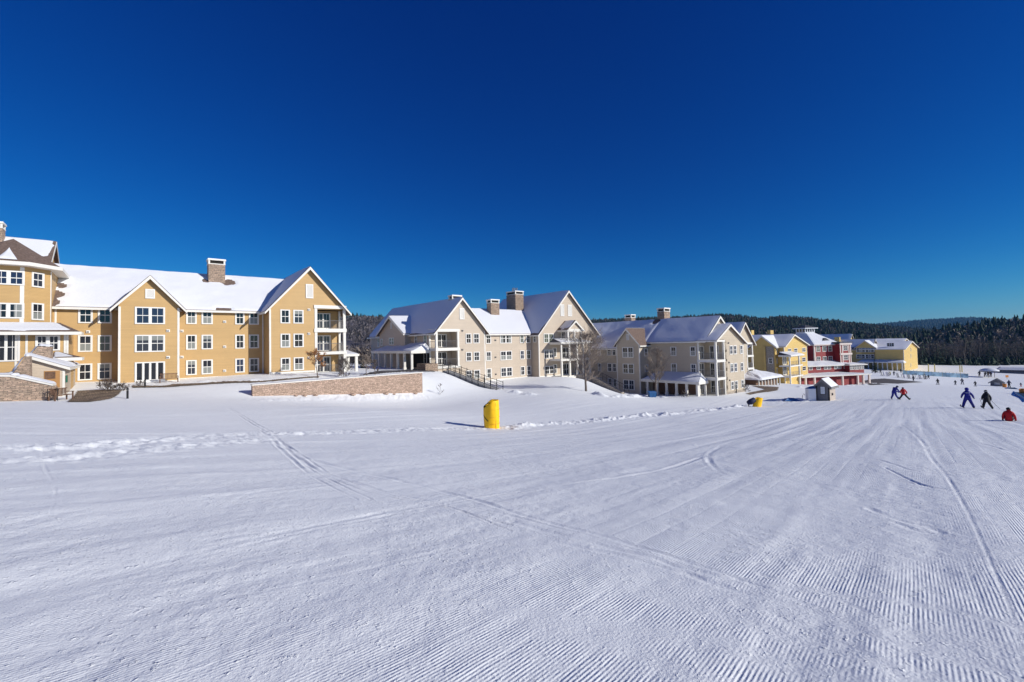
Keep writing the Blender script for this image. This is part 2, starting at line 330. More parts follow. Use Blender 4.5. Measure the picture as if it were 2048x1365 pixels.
M['pad'] = mat('yellow_padding', (.95, .55, .01), .45, noise=.05, nscale=3, bump=.03, bscale=4)
M['navy'] = mat('navy_cloth', (.01, .014, .05), .7)
M['bluej'] = mat('blue_jacket', (.018, .02, .24), .6, bump=.02, bscale=14)
M['redj'] = mat('red_jacket', (.55, .012, .014), .6, bump=.02, bscale=14)
M['blackj'] = mat('black_clothing', (.012, .012, .016), .65, bump=.02, bscale=14)
M['greyj'] = mat('grey_clothing', (.06, .06, .08), .7)
M['skin'] = mat('skin', (.45, .25, .17), .6)
M['white'] = mat('white_paint', (.80, .82, .84), .5)
M['bark'] = mat('bark', (.15, .12, .10), .9, noise=.3, nscale=6)
M['twig'] = mat('twigs', (.14, .115, .10), .9)
M['twig2'] = mat('pale_twigs', (.27, .22, .18), .9)
M['leaf'] = mat('dry_leaves', (.40, .17, .05), .8)
M['pine'] = mat('pine_needles', (.022, .042, .022), .85, noise=.5, nscale=.7)
M['pined'] = mat('dark_pine_needles', (.018, .032, .020), .85, noise=.5, nscale=.3)
M['floor_forest'] = mat('forest_floor', (.035, .030, .026), .9, noise=.5, nscale=.06)
M['floor_grey'] = mat('leafless_forest_floor', (.21, .185, .185), .9, noise=.45, nscale=.05)
M['greytree'] = mat('leafless_crowns', (.115, .10, .092), .9, noise=.4, nscale=.08)
M['blue'] = mat('blue_plastic', (.015, .09, .24), .5)
M['bluetarp'] = mat('blue_tarp', (.03, .12, .32), .5)
M['net'] = mat('blue_netting', (.30, .45, .55), .6, noise=.5, nscale=.8)
M['ypost'] = mat('yellow_post', (.42, .36, .13), .6)
M['orange'] = mat('orange_padding', (.60, .22, .03), .5, noise=.2)
M['greyboard'] = mat('grey_boards', (.19, .19, .20), .7, noise=.15, nscale=5)
M['greyside'] = siding('shed_side_siding', (.50, .42, .35), .12)
M['dkgreen'] = mat('green_cloth', (.02, .12, .08), .7)
M['paper'] = mat('poster_paper', (.78, .82, .84), .5)

# ------------------------------------------------------------------ mesh builder
class MB:
    def __init__(s): s.v = []; s.f = []; s.m = []; s.ch = []
    def add(s, vs, fs, mi=0):
        o = len(s.v); s.ch.append((o, len(s.f))); s.v += [tuple(map(float, v)) for v in vs]; s.f += [tuple(o + i for i in f) for f in fs]; s.m += [mi] * len(fs); return s
    def box(s, x0, x1, y0, y1, z0, z1, mi=0):
        if x1 < x0: x0, x1 = x1, x0
        if y1 < y0: y0, y1 = y1, y0
        if z1 < z0: z0, z1 = z1, z0
        return s.add([(x0, y0, z0), (x1, y0, z0), (x1, y1, z0), (x0, y1, z0), (x0, y0, z1), (x1, y0, z1), (x1, y1, z1), (x0, y1, z1)],
                     [(0, 3, 2, 1), (4, 5, 6, 7), (0, 1, 5, 4), (1, 2, 6, 5), (2, 3, 7, 6), (3, 0, 4, 7)], mi)
    def prism(s, poly, a0, a1, axis='t', mi=0):
        """poly in (s,z) extruded along t, or in (t,z) extruded along s, or in (s,t) extruded in z"""
        n = len(poly)
        def P(p, a): return (p[0], a, p[1]) if axis == 't' else ((a, p[0], p[1]) if axis == 's' else (p[0], p[1], a))
        vs = [P(p, a0) for p in poly] + [P(p, a1) for p in poly]
        fs = [tuple(range(n)), tuple(range(2 * n - 1, n - 1, -1))] + [(i, i + n, (i + 1) % n + n, (i + 1) % n) for i in range(n)]
        return s.add(vs, fs, mi)
    def tube(s, pts, rs, n=6, cap=True, mi=0):
        pts = [Vector(p) for p in pts]
        if not hasattr(rs, '__len__'): rs = [rs] * len(pts)
        vs = []; fs = []
        for i, p in enumerate(pts):
            d = (pts[min(i + 1, len(pts) - 1)] - pts[max(i - 1, 0)]).normalized()
            a = d.cross(Vector((0, 0, 1)) if abs(d.z) < .95 else Vector((1, 0, 0))).normalized(); b = d.cross(a)
            for k in range(n):
                th = 2 * math.pi * k / n; vs.append(p + (a * math.cos(th) + b * math.sin(th)) * rs[i])
        for i in range(len(pts) - 1):
            for k in range(n): k2 = (k + 1) % n; fs.append((i * n + k, i * n + k2, (i + 1) * n + k2, (i + 1) * n + k))
        if cap: fs += [tuple(range(n - 1, -1, -1)), tuple(range((len(pts) - 1) * n, len(pts) * n))]
        return s.add(vs, fs, mi)
    def mesh(s, name, mats):
        me = bpy.data.meshes.new(name); me.from_pydata(s.v, [], s.f)
        for m in (mats if isinstance(mats, (list, tuple)) else [mats]): me.materials.append(M[m] if isinstance(m, str) else m)
        if any(s.m): me.polygons.foreach_set('material_index', s.m)
        import bmesh
        b = bmesh.new(); b.from_mesh(me); bmesh.ops.recalc_face_normals(b, faces=b.faces); b.to_mesh(me); b.free()
        return me
    def build(s, name, mats, parent=None, loc=None, smooth=False):
        me = s.mesh(name, mats); o = bpy.data.objects.new(name, me); C.objects.link(o)
        if smooth: me.polygons.foreach_set('use_smooth', [True] * len(me.polygons))
        if parent is not None:
            o.parent = parent
            if loc is None: loc = (0, 0, -parent.get('_zb', 0.)) if '_zb' in parent else (0, 0, 0)
        if loc is not None: o.location = loc
        return o
def tag(o, label, cat, group=None, kind=None):
    if label: o['label'] = label
    if cat: o['category'] = cat
    if group: o['group'] = group
    if kind: o['kind'] = kind
    return o
def empty(name, loc, rz=0):
    o = bpy.data.objects.new(name, None); C.objects.link(o); o.location = loc; o.rotation_euler = (0, 0, rz); o.empty_display_size = .3; return o
ZB = {}
class Bld:
    """root empty at the foot of a building; parts are built in s, t and eye-level z"""
    def __init__(b, name, fr, zb, label, cat='building', group=None):
        b.f = fr; b.zb = zb; b.root = tag(empty(name, (fr.o[0], fr.o[1], zb), fr.rz), label, cat, group)
    def put(b, mb, name, mats, parent=None, smooth=False):
        if name in ('corner_board', 'balcony_post', 'balcony_floor', 'porch_post', 'post', 'turret_trim', 'skirting') and len(mb.ch) > 1:
            ch = mb.ch + [(len(mb.v), len(mb.f))]
            for (va, fa), (vb, fb) in zip(ch[:-1], ch[1:]):
                q = MB(); q.v = mb.v[va:vb]; q.f = [tuple(i - va for i in f) for f in mb.f[fa:fb]]; q.m = [0] * (fb - fa)
                o = q.build(name, mats, parent or b.root, loc=(0, 0, -b.zb) if parent is None else (0, 0, 0))
            return o
        return mb.build(name, mats, parent or b.root, loc=(0, 0, -b.zb) if parent is None else (0, 0, 0), smooth=smooth)
WM = {}
def win_mesh(w, h, style, gl):
    k = (round(w, 1), round(h, 1), style, gl)
    if k in WM: return WM[k]
    w, h = k[0], k[1]; f = MB(); T = .12 if w > .7 else .08
    # outer casing, 6 cm proud of the wall (wall plane is y = 0, outside is -y)
    f.box(-w / 2, w / 2, -.07, 0, h / 2 - T, h / 2); f.box(-w / 2, w / 2, -.08, 0, -h / 2, -h / 2 + T)
    f.box(-w / 2, -w / 2 + T, -.068, 0, -h / 2 + T, h / 2 - T); f.box(w / 2 - T, w / 2, -.068, 0, -h / 2 + T, h / 2 - T)
    cols = 2 if style in ('double', 'slider') else (3 if style == 'triple' else (1 if style in ('single', 'louver') else 4))
    iw = w - 2 * T; cw = iw / cols
    p = MB()
    if style == 'louver':
        n = int((h - 2 * T) / .09)
        for i in range(n): z = -h / 2 + T + (i + .5) * (h - 2 * T) / n; f.add([(-iw / 2, -.02, z + .035), (iw / 2, -.02, z + .035), (iw / 2, -.06, z - .04), (-iw / 2, -.06, z - .04)], [(0, 1, 2, 3)])
        p.box(-iw / 2, iw / 2, -.012, 0, -h / 2 + T, h / 2 - T)
    else:
        for c in range(cols):
            x0 = -iw / 2 + c * cw; x1 = x0 + cw; g = (.05 if style in ('door', 'slider') else .09) if cols > 1 else 0
            if c: f.box(x0 - g, x0 + g, -.06, 0, -h / 2 + T, h / 2 - T)
            x0 += g if c else 0; x1 -= g if c < cols - 1 else 0
            if style != 'door':
                f.box(x0, x1, -.045, 0, -.035, .035)
                if w / cols > .75: f.box((x0 + x1) / 2 - .018, (x0 + x1) / 2 + .018, -.035, 0, -h / 2 + T, h / 2 - T)
            else: f.box(x0, x1, -.045, 0, -h / 2 + T, -h / 2 + T + .12)
            f.box(x0, x0 + .045, -.04, 0, -h / 2 + T, h / 2 - T); f.box(x1 - .045, x1, -.04, 0, -h / 2 + T, h / 2 - T)
        p.box(-iw / 2, iw / 2, -.02, 0, -h / 2 + T, h / 2 - T)
        if gl == 'b': p.box(-iw / 2, iw / 2, -.024, -.021, -h / 2 + T, rnd.choice((-.1, .05)), 1)
        if gl == 'c': p.box(-iw / 2, -iw / 2 + iw * .25, -.024, -.021, -h / 2 + T, h / 2 - T, 1); p.box(iw / 2 - iw * .2, iw / 2, -.024, -.021, -h / 2 + T, h / 2 - T, 1)
        if gl == 't': p.box(-iw / 2, iw / 2, -.024, -.021, h * .18, h / 2 - T, 1)
    g = {'0': 'g0', '1': 'g1', '2': 'g2', '3': 'g3', 'b': 'g0', 'c': 'g0', 't': 'g1'}[gl]
    WM[k] = (f.mesh('window', 'trimw'), p.mesh('pane', ['slat' if style == 'louver' else g, 'blind']))
    return WM[k]
def window(B, s, t, z, w, h, style='single', side='f', gl=None, name=None):
    gl = gl or rnd.choice('00013bcb2t'); fm, pm = win_mesh(w, h, style, gl)
    nm = name or ('louver_vent' if style == 'louver' else ('sliding_door' if style in ('door', 'slider') else 'window'))
    o = bpy.data.objects.new(nm, fm); C.objects.link(o); o.parent = B.root
    rz = {'f': 0, 'l': -math.pi / 2, 'r': math.pi / 2, 'b': math.pi}.get(side, 0) if isinstance(side, str) else side
    o.location = (s, t, z - B.zb); o.rotation_euler = (0, 0, rz)
    q = bpy.data.objects.new('slats' if style == 'louver' else 'pane', pm); C.objects.link(q); q.parent = o
    return o
def wins(B, cols, rows, t=0, style='single', gl=None, skip=()):
    """cols: pixel ranges read at the height of the middle row; rows: (ztop, zbottom)"""
    for i, (x0, x1, yr) in enumerate(cols):
        a = B.f.s(x0, yr, t); b = B.f.s(x1, yr, t)
        for j, (za, zb) in enumerate(rows):
            if (i, j) in skip: continue
            window(B, (a + b) / 2, t - .005, (za + zb) / 2, b - a, za - zb, style, 'f', gl)
def winl(B, cols, rows, s, style='single', gl=None, side='l'):
    for (x0, x1, yr) in cols:
        a = B.f.tz(x0, yr, s)[0]; b = B.f.tz(x1, yr, s)[0]
        for za, zb in rows: window(B, s + (-.005 if side == 'l' else .005), (a + b) / 2, (za + zb) / 2, abs(b - a), za - zb, style, side, gl)
HOLES = []
def snow_sheet(B, P0, P1, P2, P3, parent=None, th=.09, bare=0., seed=0, name='snow', n=(26, 12), edge=.35):
    """snow lying on a roof slope: P0-P1 the eave, P3-P2 the ridge; thins to nothing at the edges and where bare"""
    P0, P1, P2, P3 = [Vector(p) for p in (P0, P1, P2, P3)]; nu, nv = n
    nrm = (P1 - P0).cross(P3 - P0).normalized()
    if nrm.z < 0: nrm = -nrm
    lu = (P1 - P0).length; lv = (P3 - P0).length; vs = []; fs = []
    uu, vv = np.meshgrid(np.linspace(0, 1, nu + 1), np.linspace(0, 1, nv + 1)); nz = fbm(uu * lu * .45 + seed, vv * lv * .45 + seed * 3.1, seed + 5, 4)
    for j in range(nv + 1):
        for i in range(nu + 1):
            u = i / nu; v = j / nv; p = P0.lerp(P1, u).lerp(P3.lerp(P2, u), v)
            e = min(u * lu, (1 - u) * lu, v * lv) ; e2 = (1 - v) * lv
            k = min(1, e / edge + .05) if e < edge else 1
            hgt = th * (1 + 1.1 * nz[j, i]) * math.sqrt(k) - bare * th * (1 + 1.5 * nz[j, i]) * (2.2 if v < .25 else 1)
            if u in (0, 1) or v == 0: hgt = min(hgt, .015)
            for hx, hy, hr in HOLES:
                d_ = math.hypot(p.x - hx, p.y - hy) / hr * (1 + .5 * nz[j, i])
                if d_ < 1.15: hgt = min(hgt, -.03 + .12 * max(0, d_ - .9) / .25)
            vs.append(p + nrm * hgt)
    for j in range(nv):
        for i in range(nu): a = j * (nu + 1) + i; fs.append((a, a + 1, a + nu + 2, a + nu + 1))
    mb = MB(); mb.add(vs, fs)
    o = mb.build(name, 'snow', parent, loc=(0, 0, 0), smooth=True)
    return o
def roof(B, s0, s1, t0, t1, ze, za, axis='t', ov=.5, th=.14, mats=('shingle', 'trim'), snow=(1, 1), bare=0., rake=(1, 0), ze2=None, mid=None, seed=1, gov=None):
    """gable roof; axis = direction of the ridge. slopes are numbered low side / high side of the cross axis"""
    a0, a1 = (s0, s1) if axis == 't' else (t0, t1); b0, b1 = (t0, t1) if axis == 't' else (s0, s1)
    ze2 = ze if ze2 is None else ze2; m = (a0 + a1) / 2 if mid is None else mid; gov = ov if gov is None else gov
    k0 = (za - ze) / (m - a0); k1 = (za - ze2) / (a1 - m)
    e0 = (a0 - ov, ze - ov * k0); e1 = (a1 + ov, ze2 - ov * k1)
    c0, c1 = b0 - gov, b1 + gov
    mb = MB(); v0 = th * math.hypot(1, k0); v1 = th * math.hypot(1, k1); va = max(v0, v1)
    mb.prism([e0, (m, za), (m, za + va), (e0[0], e0[1] + v0)], c0, c1, axis); mb.prism([(m, za), e1, (e1[0], e1[1] + v1), (m, za + va)], c0, c1, axis)
    r = B.put(mb, 'roof', mats[0])
    tb = MB(); f = .055                                              # fascia along the eaves and boards up the rakes
    def rk(c, sg):
        ca, cb = (c - sg * f, c + sg * .002) if sg > 0 else (c - .002, c + f)
        w = .30
        tb.prism([(e0[0] - f, e0[1] + v0 - .05 - f * k0), (m, za + va - .05), (m, za + va + .03 - w * 1.5), (e0[0] - f, e0[1] + v0 - w - f * k0)], min(ca, cb), max(ca, cb), axis)
        tb.prism([(m, za + va - .05), (e1[0] + f, e1[1] + v1 - .05 - f * k1), (e1[0] + f, e1[1] + v1 - w - f * k1), (m, za + va + .03 - w * 1.5)], min(ca, cb), max(ca, cb), axis)
    if rake[0]: rk(c0, 1)
    if rake[1]: rk(c1, -1)
    for (ea, eb), v, sg in ((e0, v0, -1), (e1, v1, 1)):
        x0, x1 = sorted((ea, ea + sg * f)); z0, z1 = eb + v - .28, eb + v - .05
        if axis == 't': tb.box(x0, x1, c0 + .003, c1 - .003, z0, z1)
        else: tb.box(c0 + .003, c1 - .003, x0, x1, z0, z1)
    tr = tb.build('fascia', mats[1], r, loc=(0, 0, 0))
    def P(a, z, c): return (a, c, z) if axis == 't' else (c, a, z)
    n = (max(8, int((c1 - c0) * 1.5)), 10) if not HOLES else (int((c1 - c0) * 4), 34)
    if snow[0]: snow_sheet(B, P(e0[0] - .02, e0[1] + v0 + .005, c0 + .02), P(e0[0] - .02, e0[1] + v0 + .005, c1 - .02), P(m, za + va + .01, c1 - .02), P(m, za + va + .01, c0 + .02), r, bare=bare if not isinstance(bare, tuple) else bare[0], seed=seed, n=n)
    if snow[1]: snow_sheet(B, P(e1[0] + .02, e1[1] + v1 + .005, c0 + .02), P(e1[0] + .02, e1[1] + v1 + .005, c1 - .02), P(m, za + va + .01, c1 - .02), P(m, za + va + .01, c0 + .02), r, bare=bare if not isinstance(bare, tuple) else bare[1], seed=seed + 3, n=n)
    return r
def lean_roof(B, s0, s1, t0, t1, zlow, zhigh, hip=(0, 0), th=.16, mat_='shingle', bare=.0, seed=3, parent=None, low='front'):
    """a single slope falling to the front (t0); hip = inset of the upper edge at either end"""
    r = MB(); h0, h1 = hip
    lo = [(s0, t0, zlow), (s1, t0, zlow)]; hi = [(s1 - h1, t1, zhigh), (s0 + h0, t1, zhigh)]
    bl = [(s1, t1, zlow), (s0, t1, zlow)]
    V = lo + hi + [(a, b, c - th) for a, b, c in lo] + [(a, b, zlow - th) for a, b, c in [(s1, t1, 0), (s0, t1, 0)]] + bl
    r.add(V, [(0, 1, 2, 3), (4, 5, 6, 7), (0, 1, 5, 4), (1, 2, 8), (3, 0, 9), (1, 8, 6, 5), (9, 0, 4, 7), (2, 3, 9, 8), (8, 9, 7, 6)])
    o = B.put(r, 'porch_roof', mat_)
    tb = MB(); tb.box(s0 - .05, s1 + .05, t0 - .06, t0 - .002, zlow - th - .1, zlow + .02); tb.box(s0 - .05, s0 - .002, t0, t1, zlow - th - .1, zlow + .02); tb.box(s1 + .002, s1 + .05, t0, t1, zlow - th - .1, zlow + .02)
    tb.build('fascia', 'trim', o, loc=(0, 0, 0))
    snow_sheet(B, (s0 + .02, t0 - .03, zlow + .01), (s1 - .02, t0 - .03, zlow + .01), (s1 - h1 - .02, t1, zhigh + .01), (s0 + h0 + .02, t1, zhigh + .01), o, bare=bare, seed=seed, th=.12)
    return o
def chimney(B, s0, s1, t0, t1, z0, z1, cap=True, flues=0, m='stone'):
    c = MB(); c.box(s0, s1, t0, t1, z0, z1 - (.55 if cap else 0)); o = B.put(c, 'chimney', m)
    if cap:
        k = MB(); e = .1; za = z1 - .55
        for x0, x1 in ((s0 - .02, s0 + .16), (s1 - .16, s1 + .02)):
            for y0, y1 in ((t0 - .02, t0 + .16), (t1 - .16, t1 + .02)): k.box(x0, x1, y0, y1, za, z1 - .14)
        k.box(s0 - e, s1 + e, t0 - e, t1 + e, z1 - .14, z1); k.box(s0 - .04, s1 + .04, t0 - .04, t1 + .04, za - .1, za - .002)
        k.build('chimney_cap', 'trim', o, loc=(0, 0, 0))
        q = MB(); q.box(s0 + .17, s1 - .17, t0 + .17, t1 - .17, za, z1 - .141); q.build('flue', 'dark', o, loc=(0, 0, 0))
        sn = MB(); sn.box(s0 - .08, s1 + .08, t0 - .08, t1 + .08, z1 + .001, z1 + .07); sn.build('snow', 'snow', o, loc=(0, 0, 0))
    for i in range(flues):
        k = MB(); x = s0 + .3 + (s1 - s0 - .6) * (i + .5) / flues; k.tube([(x, (t0 + t1) / 2, z1 + .07), (x, (t0 + t1) / 2, z1 + .07 + .5 + .15 * (i % 2))], .09, 8); k.tube([(x, (t0 + t1) / 2, z1 + .6 + .15 * (i % 2)), (x, (t0 + t1) / 2, z1 + .68 + .15 * (i % 2))], .15, 8)
        k.build('flue_pipe', 'rail', o, loc=(0, 0, 0))
    return o
def railing(B, pts, z, h=1.05, parent=None, m='rail', gap=.13, name='railing'):
    mb = MB()
    for (x0, y0), (x1, y1) in zip(pts[:-1], pts[1:]):
        Ln = math.hypot(x1 - x0, y1 - y0); n = max(2, int(Ln / gap))
        for zz, r in ((z + h, .03), (z + .1, .025)): mb.tube([(x0, y0, zz), (x1, y1, zz)], r, 4)
        for i in range(n + 1):
            k = i / n; x = x0 + (x1 - x0) * k; y = y0 + (y1 - y0) * k; mb.tube([(x, y, z + .08 if i % 9 else z), (x, y, z + h)], .012 if i % 9 else .028, 4)
    return B.put(mb, name, m, parent)
def balcony(B, s0, s1, t0, depth, floors, ztops, open_side='r', rail=True, doorw=1.9, post=.32, last_post=True, trimm='trim'):
    """corner stack of balconies: floors = floor levels from the top down, ztops = their ceiling levels"""
    pb = MB()
    for zf, zt in zip(floors, ztops):
        for sx in ((s0, s0 + post), (s1 - post, s1)): pb.box(sx[0], sx[1], t0 - .05, t0 - .05 + post, zf + .002, zt - .002)
        e = (s1 - .26, s1 - .02) if open_side == 'r' else (s0 + .02, s0 + .26)
        pb.box(e[0], e[1], t0 + depth - .3, t0 + depth - .06, zf + .002, zt - .002)
    B.put(pb, 'balcony_post', trimm)
    bb = MB(); z_prev = None
    lv = [(ztops[0] + .42, ztops[0])] + [(f, zt) for f, zt in zip(floors[:-1], ztops[1:])] + [(floors[-1], floors[-1] - .35)]
    for a, b in lv: bb.box(s0 - .08, s1 + .08, t0 - .13, t0 + depth - .04, b, a)
    B.put(bb, 'balcony_floor', trimm)
    for i, (zf, zt) in enumerate(zip(floors, ztops)):
        if rail:
            p = [(s0 + post, t0 + .06), (s1 - post, t0 + .06)]
            railing(B, p, zf + .01)
            x = s1 - .12 if open_side == 'r' else s0 + .12
            railing(B, [(x, t0 + post), (x, t0 + depth - .32)], zf + .01)
        window(B, (s0 + s1) / 2 + (-.25 if open_side == 'r' else .25), t0 + depth - .01, zf + 1.12, doorw, 2.15, 'slider', 'f', rnd.choice('0013'))
def wing(B, s0, s1, t0, t1, zb, ze, za, col, bal=None, depth=2., floors=(), ztops=(), open_side='r', ov=.55, snow=(1, 1), bare=0., roofm=('shingle', 'trim'), corners=True, seed=1, rake=(1, 1), mid=None):
    """gable-fronted wing with its ridge running back, and a corner stack of balconies cut out of it"""
    wb = MB(); m = (s0 + s1) / 2 if mid is None else mid
    if bal:
        a, b = bal; zt = ztops[0] + .2; zl = floors[-1]
        if open_side == 'r': wb.box(s0, a, t0, t1, zb, ze)
        else: wb.box(b, s1, t0, t1, zb, ze)
        wb.box(a, b, t0 + depth, t1, zb, ze); wb.box(a, b, t0, t0 + depth, zt, ze); wb.box(a + .05, b - .05, t0 + .05, t0 + depth, zb, zl - .2)
    else: wb.box(s0, s1, t0, t1, zb, ze)
    wb.prism([(s0, ze), (s1, ze), (m, za)], t0, t1, 't')
    B.put(wb, 'wall', col)
    cb = MB(); c = .02; w = .17
    for x, sg in ((s0, 1), (s1, -1)):
        if bal and ((sg == -1 and open_side == 'r') or (sg == 1 and open_side == 'l')):
            continue
        xa, xb = sorted((x - sg * c, x + sg * w)); cb.box(xa, xb, t0 - c, t0 + .001, zb, ze - .1)
        xa, xb = sorted((x - sg * c, x + sg * .001)); cb.box(xa, xb, t0 + .002, t0 + w, zb, ze - .1)
    if corners: B.put(cb, 'corner_board', 'trim')
    if bal: balcony(B, bal[0], bal[1], t0, depth, floors, ztops, open_side)
    return roof(B, s0, s1, t0, t1, ze, za, 't', ov, mats=roofm, snow=snow, bare=bare, seed=seed, rake=rake, mid=mid)
def vents(B, lst, t, name='wall_vent', m='rail'):
    for px, py in lst:
        s, z = B.f.sz(px, py, t); v = MB(); v.box(-.16, .16, -.06, 0, -.14, .14); v.box(-.11, .11, -.16, -.061, -.06, .10)
        o = v.build(name, 'trimw' if m == 'rail' else 'rail', B.root, loc=(s, t - .003, z - B.zb)); q = MB(); q.box(-.08, .08, -.161, -.165, -.05, .03); q.build('grille', 'dark', o, loc=(0, 0, 0))

# ================================================================== the snow field, one sheet out to the horizon
def make_ground():
    fr = np.linspace(-R(58), R(58), 1150); bk = np.linspace(R(58), 2 * math.pi - R(58), 70)[1:-1]
    an = np.concatenate([fr, bk]); na = len(an)
    rr = np.concatenate([[.35, .7, 1.1, 1.5], 1.8 * np.exp(np.linspace(0, math.log(150 / 1.8), 720)), 150 * np.exp(np.linspace(.03, math.log(9000 / 150), 45))])
    nr = len(rr); A, Rr = np.meshgrid(an, rr); X = (Rr * np.sin(A)).ravel(); Y = (Rr * np.cos(A)).ravel()
    Z, G = height(X, Y, True)
    co = np.stack([X, Y, Z], 1); co = np.concatenate([co, [[0, 0, H(0, 0)]]]); G = np.concatenate([G, [1.]])
    j, i = np.meshgrid(np.arange(nr - 1), np.arange(na), indexing='ij'); i2 = (i + 1) % na
    F = np.stack([j * na + i, (j + 1) * na + i, (j + 1) * na + i2, j * na + i2], -1).reshape(-1, 4)[:, ::-1]
    T = np.stack([np.full(na, len(co) - 1), (np.arange(na) + 1) % na, np.arange(na)], -1)[:, ::-1]
    me = bpy.data.meshes.new('snow_ground'); me.vertices.add(len(co)); me.vertices.foreach_set('co', co.ravel())
    nl = F.size + T.size; me.loops.add(nl); me.loops.foreach_set('vertex_index', np.concatenate([F.ravel(), T.ravel()]))
    me.polygons.add(len(F) + len(T)); st = np.concatenate([np.arange(len(F)) * 4, F.size + np.arange(len(T)) * 3]); me.polygons.foreach_set('loop_start', st)
    me.polygons.foreach_set('loop_total', np.concatenate([np.full(len(F), 4), np.full(len(T), 3)]))
    me.polygons.foreach_set('use_smooth', np.ones(len(F) + len(T), bool)); me.update(calc_edges=True); me.validate()
    at_ = me.attributes.new('groom', 'FLOAT', 'POINT'); at_.data.foreach_set('value', G.astype(np.float32))
    me.materials.append(M['ground']); o = bpy.data.objects.new('snow_ground', me); C.objects.link(o); o['kind'] = 'structure'
    if sum(p.normal.z for p in me.polygons[:200]) < 0: me.flip_normals()
make_ground()
def sheet(name, poly_px, m, step=.3, lift=.05, kind='structure', pw=None):
    P = poly_w(poly_px) if pw is None else np.array(pw)
    x0, y0 = P.min(0); x1, y1 = P.max(0); nx = int((x1 - x0) / step) + 1; ny = int((y1 - y0) / step) + 1
    xs = x0 + np.arange(nx + 1) * step; ys = y0 + np.arange(ny + 1) * step; X, Y = np.meshgrid(xs, ys)
    ins = np.zeros(X.shape, bool)
    for a, b in zip(P, np.roll(P, -1, 0)):
        c = ((a[1] > Y) != (b[1] > Y)) & (X < (b[0] - a[0]) * (Y - a[1]) / (b[1] - a[1] + 1e-12) + a[0]); ins ^= c
    Z = height(X, Y) + lift; ok = ins[:-1, :-1] & ins[1:, :-1] & ins[:-1, 1:] & ins[1:, 1:]
    J, I = np.nonzero(ok); n1 = nx + 1; mb = MB(); idx = {}
    def vid(j, i):
        k = (j, i)
        if k not in idx: idx[k] = len(mb.v); mb.v.append((X[j, i], Y[j, i], Z[j, i]))
        return idx[k]
    for j, i in zip(J, I): mb.f.append((vid(j, i), vid(j, i + 1), vid(j + 1, i + 1), vid(j + 1, i))); mb.m.append(0)
    me = bpy.data.meshes.new(name); me.from_pydata(mb.v, [], mb.f); me.materials.append(M[m]); o = bpy.data.objects.new(name, me); C.objects.link(o)
    me.polygons.foreach_set('use_smooth', [True] * len(me.polygons))
    o['kind'] = kind; return o
sheet('path', [(130, 806), (150, 789), (152, 783), (230, 780), (247, 781), (240, 790), (224, 799), (180, 805)], 'paver', .12)
sheet('path', [(262, 772.5), (262, 777), (330, 776.5), (420, 770), (505, 767), (560, 763), (640, 756), (640, 753.5), (520, 763), (420, 766), (345, 769.5), (330, 773)], 'paver', .15, .06)
sheet('path', [(1500, 772), (1560, 775), (1557, 782), (1500, 791), (1490, 788), (1528, 780)], 'paver', .25)
sheet('road', [(1690, 771), (1752, 759), (1765, 758), (1852, 766), (1800, 770), (1745, 772)], 'asphalt', .6, .12)

sheet('road', [(702, 754), (735, 747), (800, 741.5), (866, 741.5), (872, 745.5), (845, 744.5), (800, 746), (745, 750)], 'asphalt', .3, .06)

# ================================================================== yellow lodge, left
FY = Frame(384, 680, 52.25)
B = Bld('lodge', FY, -3.4, 'large yellow clapboard lodge at the left edge, snow on its roof and two front gables')
w = MB(); w.box(-13, 7.4, 0, 14, -4.6, 4.9); w.prism([(0, 4.9), (14, 4.9), (7, 9.75)], -13, 9, 's'); B.put(w, 'wall', 'yellow')
HOLES[:] = [(4.6, 5.6, .75), (4.1, 5.2, .5), (1.8, 5.5, .4), (-11.6, .1, .9), (-11.3, 1.6, .75), (-11.0, 3.0, .55), (2.6, -.3, .5), (3.2, -.4, .6), (3.7, -.2, .35)]
roof(B, -14.6, 11.3, 0, 14, 4.9, 9.75, 's', .5, rake=(0, 0), seed=4, gov=.3, bare=(.06, .2)); HOLES[:] = []
a_, b_ = FY.s(101, 712, -7.5), FY.s(163, 712, -7.5); lean_roof(B, a_, b_, -7.5, -5.2, FY.z(140, 716, -7.5), FY.z(130, 704, -5.2), hip=(0, 1.6), bare=.9, seed=22); w = MB(); w.box(a_, b_ - .7, -7.1, -4.7, -5, FY.z(140, 718, -7.5) - .1); B.put(w, 'wall', 'yellow')
# front bay
w = MB(); w.box(-6.35, -1.34, -2.5, .2, -4.6, 4.95); w.prism([(-6.35, 4.95), (-1.34, 4.95), (-3.845, 7.85)], -2.5, 4.5, 't'); B.put(w, 'wall', 'yellow')
roof(B, -6.35, -1.34, -2.5, 4.5, 4.95, 7.85, 't', .6, rake=(1, 0), seed=9, gov=.5)
cb = MB()
for x in (-6.35, -1.34):
    sg = 1 if x < -4 else -1; a, b_ = sorted((x - sg * .02, x + sg * .17)); cb.box(a, b_, -2.525, -2.499, -3.2, 4.7); a, b_ = sorted((x - sg * .022, x + sg * .001)); cb.box(a, b_, -2.498, -2.35, -3.2, 4.7)
cb.box(-11.2, -11.05, -.025, .001, -3.2, 4.7); cb.box(7.2, 7.34, -.025, .001, -3.2, 4.7)
B.put(cb, 'corner_board', 'trim')
sk = MB(); sk.box(-11.3, -6.37, -.03, .001, -4.4, -3.05); sk.box(-6.4, -1.29, -2.535, -2.5, -4.4, -3.1); sk.box(-1.3, 7.3, -.031, .001, -4.4, -3.05); B.put(sk, 'skirting', 'trim')
rows = [(4.77, 3.11), (1.83, .18), (-1.04, -2.75)]
wins(B, [(156.4, 184.6, 685), (196, 223, 685), (371.5, 393.8, 685), (403, 425.4, 685), (469.9, 489.4, 685), (497.7, 518, 685)], rows)
wins(B, [(269, 330.5, 650)], [(4.73, 2.92), (1.8, -.01)], -2.5, 'double')
